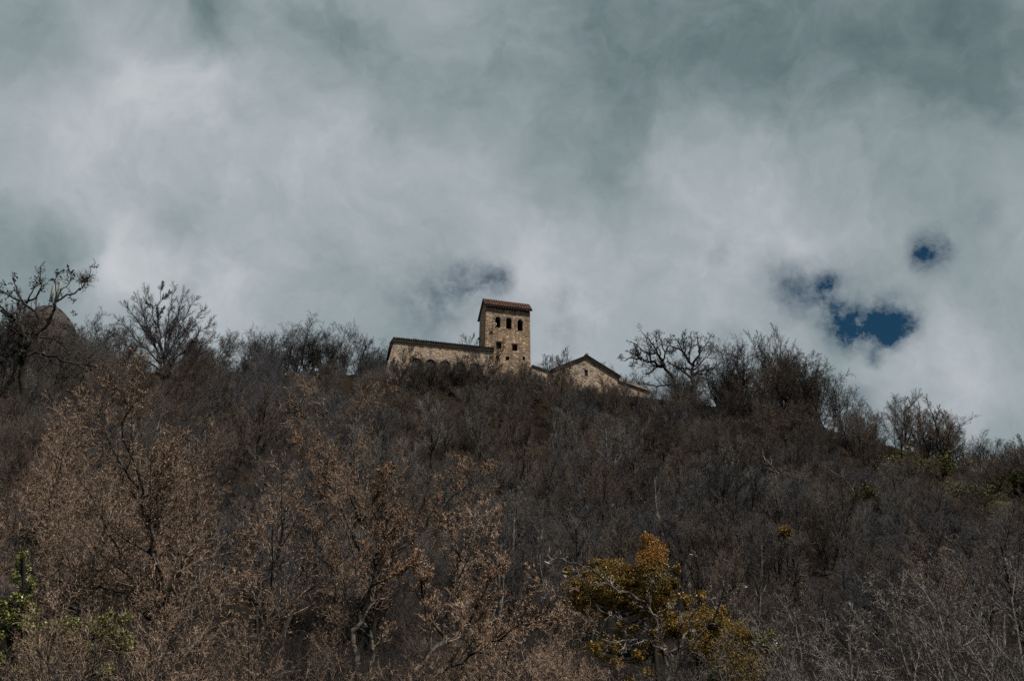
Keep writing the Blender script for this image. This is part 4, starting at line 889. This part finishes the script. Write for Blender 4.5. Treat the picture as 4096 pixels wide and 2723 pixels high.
ORD = ['first', 'second', 'third', 'fourth', 'fifth']
for i, (px, py, dd) in enumerate(((1668, 1448, -8), (1724, 1440, -9), (1783, 1452, -8), (1843, 1440, -9), (1899, 1455, -8))):
    put_px('sapling', 'slope%d' % [1, 6, 3, 8, 2][i], 'bare sapling in front of the %s arched hall window, counted from the free corner' % ORD[i], px, py, crest_at(px) + dd, rng=rr_)
for i, (px, py) in enumerate(((1612, 1452), (1697, 1440), (1752, 1444), (1815, 1446), (1872, 1448), (1935, 1462))):
    nm = ('between the free corner and the first arched hall window', 'between first and second arched hall windows', 'between second and third arched hall windows', 'between third and fourth arched hall windows', 'between fourth and fifth arched hall windows', 'between the fifth arched hall window and the tower')[i]
    put_px('bushy_tree', 'dome%d' % [1, 2, 0, 1, 2, 0][i], 'low bushy bare tree %s' % nm, px, py, crest_at(px) - 7, rng=rr_)
for px, py, dd, key, lab in ((2150, 1488, -8, 'slope2', 'bare sapling in front of the link wall'), (2075, 1450, -9, 'slope6', 'bare sapling against the tower foot on its chapel side'), (2020, 1470, -8, 'slope1', 'bare sapling against the middle of the tower foot'), (2270, 1500, -9, 'slope3', 'bare sapling before the lower gable corner next to the link wall'),
                        (2340, 1525, -9, 'slope7', 'bare sapling right under the narrow gable window'), (2410, 1515, -10, 'slope1', 'bare sapling before the gable corner next to the aisle'), (2470, 1520, -8, 'slope6', 'bare sapling where gable and aisle meet'), (2540, 1562, -9, 'slope2', 'bare sapling in front of the chapel aisle')):
    put_px('sapling', key, lab, px, py, crest_at(px) + dd, rng=rr_)

# ------------------------------------------------------------------ slope trees
rs = random.Random(2024)

KINDW = {'grey': 'grey', 'brown': 'brown', 'slate': 'slate grey', 'dark': 'dark'}
ZONES = [(-500, 800, 'on the slope under gnarled and dome crowned trees'), (800, 1560, 'on the slope under the ridge row before the hall'), (1560, 2140, 'on the slope under hall and tower'),
         (2140, 2640, 'on the slope under the chapel'), (2640, 3200, 'on the slope under the oaks'), (3200, 4600, 'on the open slope under the falling ridge')]
OPEN = [tuple(hit_ground(*q)[:2]) for q in ((3640, 1950), (3700, 1940), (3450, 2060), (4040, 2060), (3860, 2070))]
spots, n_try = [], 0
while len(spots) < 262 and n_try < 20000:
    n_try += 1
    px = rs.uniform(-250, 4350); u = 1 - rs.random() ** 1.3 * .62; D = crest_at(px) * u - 2.5
    if D < 46: continue
    x, y = azd(px, D)
    # thinner on the lower open slope, where the thicket takes over
    if u < .72 and rs.random() < .35: continue
    if u > .95 and rs.random() < .5: continue
    if any((x - a) ** 2 + (y - b) ** 2 < 3.4 ** 2 for a, b, *_ in spots): continue
    if px > 3560 and rs.random() < .5: continue
    if 3060 < px < 3220 and D < 76: continue
    if any(math.hypot(x - a, y - b) < 5 for a, b in OPEN): continue
    spots.append((x, y, px, u))
for x, y, px, u in spots:
    i = rs.choice([0, 1, 1, 2, 3, 4, 5, 6, 6, 7, 8, 9]) if u > .8 else rs.choice([0, 1, 2, 4, 5, 6, 7, 9])
    if px < 480 and i % 5 == 4: i = 1
    kind = SL[i % 5][0]; h = rs.uniform(4.4, 8.0) * (1.12 if u > .85 and (px > 2840 or px < 1450) else .8 if u > .93 else 1)
    if 1560 < px < 2640 and u > .9: h = rs.uniform(3.2, 4.8)
    zone = next(z for a, b, z in ZONES if a <= px < b)
    lab = 'bare %s tree %s' % (KINDW[kind], zone)
    key = 'slope%d' % i
    if (px > 2750 or px < 900) and u > .72 and rs.random() < .75:
        kind, key = rs.choice((('brown', 'dome0'), ('grey', 'dome1'), ('brown', 'dome2'), ('dark', 'dome3'))); h = rs.uniform(4.2, 6.6)
    if 900 < px < 1560 and u > .88: h = rs.uniform(2.4, 3.4)
    if px < 330 and .5 < u < .87: h = min(h, 3.2)
    lab = 'bare %s tree %s' % (KINDW[kind], zone)
    put('slope_tree', key, lab, x, y, h, group='%s trees %s' % (KINDW[kind], zone), rng=rs)

# ------------------------------------------------------------------ shrubs and thicket
def shrub_mesh(name, seed, twig, h=2.6, ns=11, leafm=None, leaves=0, lsize=.06, up=.10, spread=.55):
    P = PP(max=2, seg=[4, 3, 2], gn=[.14, .2, .25], up=[up, up * .9, up * .6], n=[9, 5], t0=[.2, .1], ang=[.55, .6], ratio=[.5, .5], taper=[.4, .3], rr=[.6, .6], rmin=.009, leaves=leaves, fine=3)
    t = Tree(seed, P); g = t.g
    for i in range(ns):
        a = g.random() * 6.28; sp = spread * g.uniform(.2, 1.3); q = g.uniform(0, .5)
        t.grow((math.cos(a) * q, math.sin(a) * q, -.25), nrm((math.cos(a) * sp, math.sin(a) * sp, 1)), h * g.uniform(.65, 1.05), .024, 0)
    V, Q = tubes([(p, r, 3) for l in t.br for p, r in l]); mi = np.zeros(len(Q), int); mats = [M[twig]]
    if leafm:
        LV, LQ = leaf_quads(t.leaf, lsize, np.random.default_rng(seed), .3, .55); Q = np.concatenate([Q, LQ + len(V)]); V = np.concatenate([V, LV]); mi = np.concatenate([mi, np.ones(len(LQ), int)]); mats.append(M[leafm])
    return quads_mesh(name, V, Q, mats, mi)
SH = []
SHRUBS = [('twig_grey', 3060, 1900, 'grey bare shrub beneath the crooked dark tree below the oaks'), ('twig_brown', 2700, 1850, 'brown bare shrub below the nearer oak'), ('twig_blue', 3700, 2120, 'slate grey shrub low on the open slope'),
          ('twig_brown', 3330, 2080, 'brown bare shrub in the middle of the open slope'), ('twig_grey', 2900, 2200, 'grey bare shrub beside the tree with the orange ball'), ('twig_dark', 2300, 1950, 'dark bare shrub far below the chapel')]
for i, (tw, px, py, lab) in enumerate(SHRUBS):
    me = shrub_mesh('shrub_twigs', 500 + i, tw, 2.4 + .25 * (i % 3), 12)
    p = hit_ground(px, py); o = link('bare_shrub', me); o.location = p; tag(o, lab, 'shrub'); SH.append(o)
# green shrubs on the open slope
KEEP = []
for i, (px, py, lab, s_) in enumerate(((3640, 1935, 'bright green spring shrub on the open slope under the ridge', 1.5), (3710, 1925, 'second green shrub leaning on the bright green one', 1.3), (3450, 2045, 'low olive green shrub at the foot of a brown tree', .9), (3530, 2050, 'low spreading green shrub beside the olive one', .8),
                                       (3860, 2060, 'dull green shrub near the grassy bank', 1.2), (4060, 1975, 'dark green shrub above the grassy bank', 1.1))):
    me = shrub_mesh('green_shrub', 560 + i, 'twig_dark', 2.0, 16, 'bush_green', 9, .085)
    p = hit_ground(px, py); o = link('green_shrub', me); o.location = p; o.scale = (s_ * 2.0, s_ * 1.8, s_ * 1.1); tag(o, lab, 'shrub')
    KEEP.append((p.x, p.y, 2.2 * s_))
for px, py, r_ in ((4050, 2055, 3.0), (4000, 2045, 2.0), (4120, 2070, 3.5), (3770, 1975, 1.6)):
    p = hit_ground(px, py); KEEP.append((p.x, p.y, r_))
BANK = [hit_ground(px, py) for px, py in ((4050, 2055), (4000, 2045), (4120, 2070), (3770, 1975))]
def kept(x, y):
    for cx, cy_, r_ in KEEP:
        d = math.hypot(cx, cy_); ux, uy = cx / d, cy_ / d
        al = (cx - x) * ux + (cy_ - y) * uy; ac = abs((cx - x) * uy - (cy_ - y) * ux)
        if ac < r_ and -r_ < al < r_ + 3.0: return True
    return False
def instancer(name, pts, sources, idx, sc, seed, rots=.14):
    """the bare shrubs repeated over the hillside, each point with its kind and size"""
    me = bpy.data.meshes.new(name); me.vertices.add(len(pts)); me.vertices.foreach_set('co', np.asarray(pts, np.float32).ravel())
    me.attributes.new('kind_index', 'INT', 'POINT').data.foreach_set('value', np.asarray(idx, np.int32))
    me.attributes.new('size', 'FLOAT', 'POINT').data.foreach_set('value', np.asarray(sc, np.float32))
    o = link(name, me)
    ng = bpy.data.node_groups.new(name, 'GeometryNodeTree')
    ng.interface.new_socket('Geometry', in_out='INPUT', socket_type='NodeSocketGeometry'); ng.interface.new_socket('Geometry', in_out='OUTPUT', socket_type='NodeSocketGeometry')
    n = ng.nodes; gi = n.new('NodeGroupInput'); go = n.new('NodeGroupOutput'); src = gi.outputs[0]; jn = n.new('GeometryNodeJoinGeometry')
    for i, s_ in enumerate(sources):
        oi = n.new('GeometryNodeObjectInfo'); oi.inputs['Object'].default_value = s_; oi.inputs['As Instance'].default_value = True
        ip = n.new('GeometryNodeInstanceOnPoints'); ng.links.new(src, ip.inputs['Points']); ng.links.new(oi.outputs['Geometry'], ip.inputs['Instance'])
        at_ = n.new('GeometryNodeInputNamedAttribute'); at_.data_type = 'INT'; at_.inputs['Name'].default_value = 'kind_index'
        cp = n.new('FunctionNodeCompare'); cp.data_type = 'INT'; cp.operation = 'EQUAL'; cp.inputs[3].default_value = i
        ng.links.new(at_.outputs[0], cp.inputs[2]); ng.links.new(cp.outputs[0], ip.inputs['Selection'])
        rv = n.new('FunctionNodeRandomValue'); rv.data_type = 'FLOAT_VECTOR'; rv.inputs[0].default_value = (-rots, -rots, 0); rv.inputs[1].default_value = (rots, rots, 6.28); rv.inputs['Seed'].default_value = seed + i
        e2 = n.new('FunctionNodeEulerToRotation'); ng.links.new(rv.outputs[0], e2.inputs[0]); ng.links.new(e2.outputs[0], ip.inputs['Rotation'])
        az = n.new('GeometryNodeInputNamedAttribute'); az.data_type = 'FLOAT'; az.inputs['Name'].default_value = 'size'; ng.links.new(az.outputs[0], ip.inputs['Scale'])
        ng.links.new(ip.outputs[0], jn.inputs[0])
    ng.links.new(jn.outputs[0], go.inputs[0])
    md = o.modifiers.new('scatter', 'NODES'); md.node_group = ng
    return o
def patch(x, y):
    return math.sin(x * .13 + 1.7 * math.sin(y * .07)) + math.sin(y * .17 + 2 * math.sin(x * .05 + 1)) + .6 * math.sin(x * .31 - y * .27)
def scatter(n, seed, pxr, ur):
    g = random.Random(seed); out, idx, sc = [], [], []
    while len(out) < n:
        px = g.uniform(*pxr); u = math.sqrt(g.uniform(ur[0] ** 2, ur[1] ** 2)); D = crest_at(px) * u
        x, y = azd(px, D)
        if px > 3000 and kept(x, y): continue
        if 3070 < px < 3210 and .40 < u < .52: continue          # in front of the mistletoe
        out.append((x, y, gz(x, y) - .1))
        v = patch(x, y) + g.gauss(0, .35)
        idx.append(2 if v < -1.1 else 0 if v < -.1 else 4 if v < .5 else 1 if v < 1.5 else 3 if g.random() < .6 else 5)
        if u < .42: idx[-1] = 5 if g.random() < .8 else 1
        m = g.uniform(.45, 1.0) * (1 + .35 * math.sin(x * .4 + y * .33)) * (.65 if u < .4 else .8 if u < .86 else 1)
        if u > .9: m *= .95 if 1500 < px < 2160 else .62 if px < 2470 and px > 1500 else .36 if 2470 <= px < 2830 else (.50 if 880 < px <= 1500 else .75) + .5 * math.sin(px * .011 + 2) * math.sin(px * .037)
        sc.append(m)
    return out, idx, sc
pt, ix, sc_ = scatter(5200, 1, (-500, 4600), (.13, 1.035))
for n_, sd_, pr_, ur_ in ((700, 2, (850, 1540), (.86, 1.0)), (1500, 3, (300, 3500), (.13, .42)), (350, 4, (2300, 2860), (.84, .985))):
    for q_, w_ in zip((pt, ix, sc_), scatter(n_, sd_, pr_, ur_)): q_ += w_
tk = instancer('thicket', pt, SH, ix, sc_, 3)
tag(tk, 'dense brown grey thicket of bare shrubs covering the hillside', 'thicket', kind='stuff')
# dry grass of the bank
def tuft(seed):
    g = random.Random(seed); br = []
    for _ in range(60):
        a = g.random() * 6.28; q = g.uniform(0, .45); l = g.uniform(.25, .6); d = nrm((g.gauss(0, .4), g.gauss(0, .4), 1)); p = (math.cos(a) * q, math.sin(a) * q, -.05)
        br.append(([p, (p[0] + d[0] * l * .5, p[1] + d[1] * l * .5, l * .5), (p[0] + d[0] * l * 1.2, p[1] + d[1] * l * 1.2, l * .8)], [.012, .008, .003], 3))
    return br
gm = leaf_mat('bank_grass', [(0.10, 0.11, 0.035), (0.20, 0.17, 0.08), (0.07, 0.085, 0.025), (0.26, 0.20, 0.11)], vary=.3)
V, Q = [], []
gr = random.Random(8); off = 0
T0 = [tubes(tuft(i)) for i in range(4)]
for i in range(1500):
    c_ = BANK[i % 4]; x, y = c_.x + gr.gauss(0, 1.7), c_.y + gr.gauss(0, 1.7)
    v, q = T0[i % 4]; s_ = gr.uniform(.6, 1.2); V.append(v * s_ + np.array([x, y, gz(x, y)])); Q.append(q + off); off += len(v)
o = link('grass', quads_mesh('grass', np.concatenate(V), np.concatenate(Q), [gm])); tag(o, 'dry yellow green grass on the small bank below the ridge', 'grass', kind='stuff')

# ------------------------------------------------------------------ light and sky
SUN_EL, SUN_AZ = R(58), R(130)      # azimuth clockwise from +y (the view direction)
sd = Vector((math.sin(SUN_AZ) * math.cos(SUN_EL), math.cos(SUN_AZ) * math.cos(SUN_EL), math.sin(SUN_EL)))
sun = bpy.data.lights.new('sun', 'SUN'); sun.energy = 5.0; sun.angle = R(0.6); sun.color = (1, .93, .84)
so = bpy.data.objects.new('sun', sun); C.objects.link(so); so.rotation_euler = (-sd).to_track_quat('-Z', 'Y').to_euler(); so.location = sd * 300

w = bpy.data.worlds.new('World'); scene.world = w; w.use_nodes = True
t = w.node_tree; n = t.nodes; l = t.links; n.clear()
out = n.new('ShaderNodeOutputWorld')
tc = n.new('ShaderNodeTexCoord')
def math_(op, a, b=None, c=None):
    x = n.new('ShaderNodeMath'); x.operation = op
    for i, v in enumerate((a, b, c)):
        if v is None: continue
        if isinstance(v, (int, float)): x.inputs[i].default_value = v
        else: l.new(v, x.inputs[i])
    return x.outputs[0]
def vm(op, a, b=None, sc=None):
    x = n.new('ShaderNodeVectorMath'); x.operation = op
    for i, v in enumerate((a, b)):
        if v is None: continue
        if isinstance(v, (tuple, list, Vector)): x.inputs[i].default_value = tuple(v)
        else: l.new(v, x.inputs[i])
    if sc is not None: x.inputs['Scale'].default_value = sc
    return x
def noise(v, scale, detail, rough, dist=0):
    x = n.new('ShaderNodeTexNoise'); x.inputs['Scale'].default_value = scale; x.inputs['Detail'].default_value = detail; x.inputs['Roughness'].default_value = rough; x.inputs['Distortion'].default_value = dist
    l.new(v, x.inputs['Vector']); return x
dirv = vm('NORMALIZE', tc.outputs['Generated']).outputs[0]
def warp(v, scale, amt, detail=5, rough=.6):
    no = noise(v, scale, detail, rough); s_ = vm('SUBTRACT', no.outputs['Color'], (.5, .5, .5)); return vm('ADD', v, vm('SCALE', s_.outputs[0], None, amt).outputs[0]).outputs[0]
w1 = warp(dirv, 4.0, .16)            # broad billows
w2 = warp(warp(dirv, 22.0, .022, 6, .65), 60.0, .012, 5, .65)   # ragged edges
def blob(v, px, py, rpx, amp, sx=1.0):
    d = vm('DISTANCE', v, ray(px, py)); mr = n.new('ShaderNodeMapRange'); mr.interpolation_type = 'SMOOTHSTEP'
    l.new(d.outputs['Value'], mr.inputs[0]); mr.inputs[1].default_value = rpx / FPX; mr.inputs[2].default_value = 0; mr.inputs[3].default_value = 0; mr.inputs[4].default_value = amp
    return mr.outputs[0]
def total(v, L):
    s_ = None
    for b in L:
        o = blob(v, *b); s_ = o if s_ is None else math_('ADD', s_, o)
    return s_
LIGHT = [(330, 480, 620, .16), (800, 450, 480, .24), (1350, 700, 520, .18), (460, 1070, 340, .36), (950, 1250, 420, .26), (2950, 740, 520, .26), (3200, 880, 320, .16), (2000, 950, 560, .14), (2250, 380, 300, .06),
         (2350, 1180, 660, .22), (3800, 1470, 460, .42), (3560, 1480, 260, .12), (2900, 1300, 460, .14), (130, 620, 350, .10), (4050, 560, 240, .10), (1500, 1150, 420, .12), (650, 120, 180, .08)]
DARK = [(830, 20, 340, -.30), (1420, 100, 430, -.30), (1750, 330, 420, -.13), (2450, 40, 700, -.32), (3300, 30, 800, -.30), (60, 120, 300, -.24), (320, 270, 200, -.18), (3900, 220, 600, -.24), (4080, 1150, 420, -.12), (4096, 1700, 300, -.10), (700, 880, 220, -.04),
        (960, 280, 130, -.10), (1060, 560, 150, -.08), (2330, 640, 380, -.06), (540, 620, 130, -.12), (3780, 1230, 240, -.06), (120, 950, 300, -.10), (1240, 500, 110, -.06)]
w3 = warp(w1, 8.0, .06, 6, .58)
fb = noise(w1, 4.2, 9, .54); fb2 = noise(w3, 7.0, 10, .60)
bill = n.new('ShaderNodeMapRange'); bill.interpolation_type = 'SMOOTHSTEP'; l.new(fb2.outputs[0], bill.inputs[0]); bill.inputs[1].default_value = .36; bill.inputs[2].default_value = .62; bill.inputs[3].default_value = -.07; bill.inputs[4].default_value = .07
fb3 = noise(w3, 24.0, 8, .62)
base = math_('ADD', math_('ADD', math_('MULTIPLY_ADD', fb.outputs[0], .50, -.25), bill.outputs[0]), math_('MULTIPLY_ADD', fb3.outputs[0], .32, -.16))
den = math_('ADD', math_('ADD', base, .545), math_('ADD', total(w3, LIGHT), total(w3, DARK)))
cr = n.new('ShaderNodeValToRGB'); l.new(den, cr.inputs[0]); e = cr.color_ramp.elements
STOPS = [(0.0, (.070, .104, .116)), (0.24, (.148, .203, .216)), (0.46, (.258, .315, .333)), (0.70, (.375, .420, .448)), (1.0, (.56, .585, .61))]
while len(e) < len(STOPS): e.new(.5)
for i, (p, c_) in enumerate(STOPS): e[i].position = p; e[i].color = (*c_, 1)
HOLES = [(3725, 1005, 120, 1.0), (3690, 1030, 60, .4), (3775, 970, 55, .5), (3290, 1150, 80, .75), (3330, 1225, 85, .65), (3375, 1310, 130, 1.15), (3410, 1370, 85, .7), (3490, 1330, 90, .5), (3540, 1260, 90, .7), (3560, 1350, 80, .9), (3630, 1290, 80, .7), (3500, 1435, 65, .9), (3450, 1290, 110, .55), (3580, 1230, 120, .3), (3200, 1140, 150, .45), (3400, 1250, 290, .34), (3250, 1170, 220, .26), (3725, 1005, 190, .26), (3600, 1290, 170, .35),
         (2000, 1108, 105, .62), (1930, 1140, 170, .40), (1720, 1205, 240, .50), (1850, 1130, 140, .36), (1800, 1180, 300, .16), (2870, 1020, 90, .34), (2230, 1190, 110, .34), (2260, 1340, 150, .38), (3440, 1590, 100, .4), (4000, 480, 120, .26), (3930, 850, 120, .28), (2900, 1370, 150, .24), (2700, 1560, 240, .42), (3120, 1200, 170, .26), (3060, 1090, 130, .2)]
hole = total(w2, HOLES)
hm = n.new('ShaderNodeMapRange'); hn = noise(w2, 24.0, 8, .68)
l.new(math_('MULTIPLY', hole, math_('ADD', math_('MULTIPLY_ADD', hn.outputs[0], 3.2, -.75), math_('MULTIPLY_ADD', noise(w2, 75.0, 6, .65).outputs[0], 1.2, -.6))), hm.inputs[0]); hm.inputs[1].default_value = .04; hm.inputs[2].default_value = 1.3; hm.inputs[3].default_value = 0; hm.inputs[4].default_value = 1
sky = n.new('ShaderNodeTexSky'); sky.sky_type = 'NISHITA'; sky.sun_disc = False; sky.sun_elevation = SUN_EL; sky.sun_rotation = SUN_AZ; sky.altitude = 600; sky.dust_density = .2; sky.ozone_density = 1.0
tint = vm('MULTIPLY', sky.outputs[0], (.30, .66, .72))       # the deep slate blue of the gaps
bs = n.new('ShaderNodeBackground'); bs.inputs['Strength'].default_value = .05; tint.inputs[1].default_value = (.20, .47, .54); l.new(tint.outputs[0], bs.inputs[0])
bc = n.new('ShaderNodeBackground'); bc.inputs['Strength'].default_value = 1.0; l.new(cr.outputs[0], bc.inputs[0])
mx = n.new('ShaderNodeMixShader'); l.new(hm.outputs[0], mx.inputs[0]); l.new(bc.outputs[0], mx.inputs[1]); l.new(bs.outputs[0], mx.inputs[2])
l.new(mx.outputs[0], out.inputs[0])

scene.view_settings.view_transform = 'Standard'; scene.view_settings.look = 'None'; scene.view_settings.exposure = 0.0; scene.view_settings.gamma = 1.0
scene.render.engine = 'CYCLES'
cy = scene.cycles; cy.max_bounces = 4; cy.diffuse_bounces = 2; cy.glossy_bounces = 2; cy.use_denoising = False; cy.sample_clamp_direct = 4; cy.sample_clamp_indirect = 2
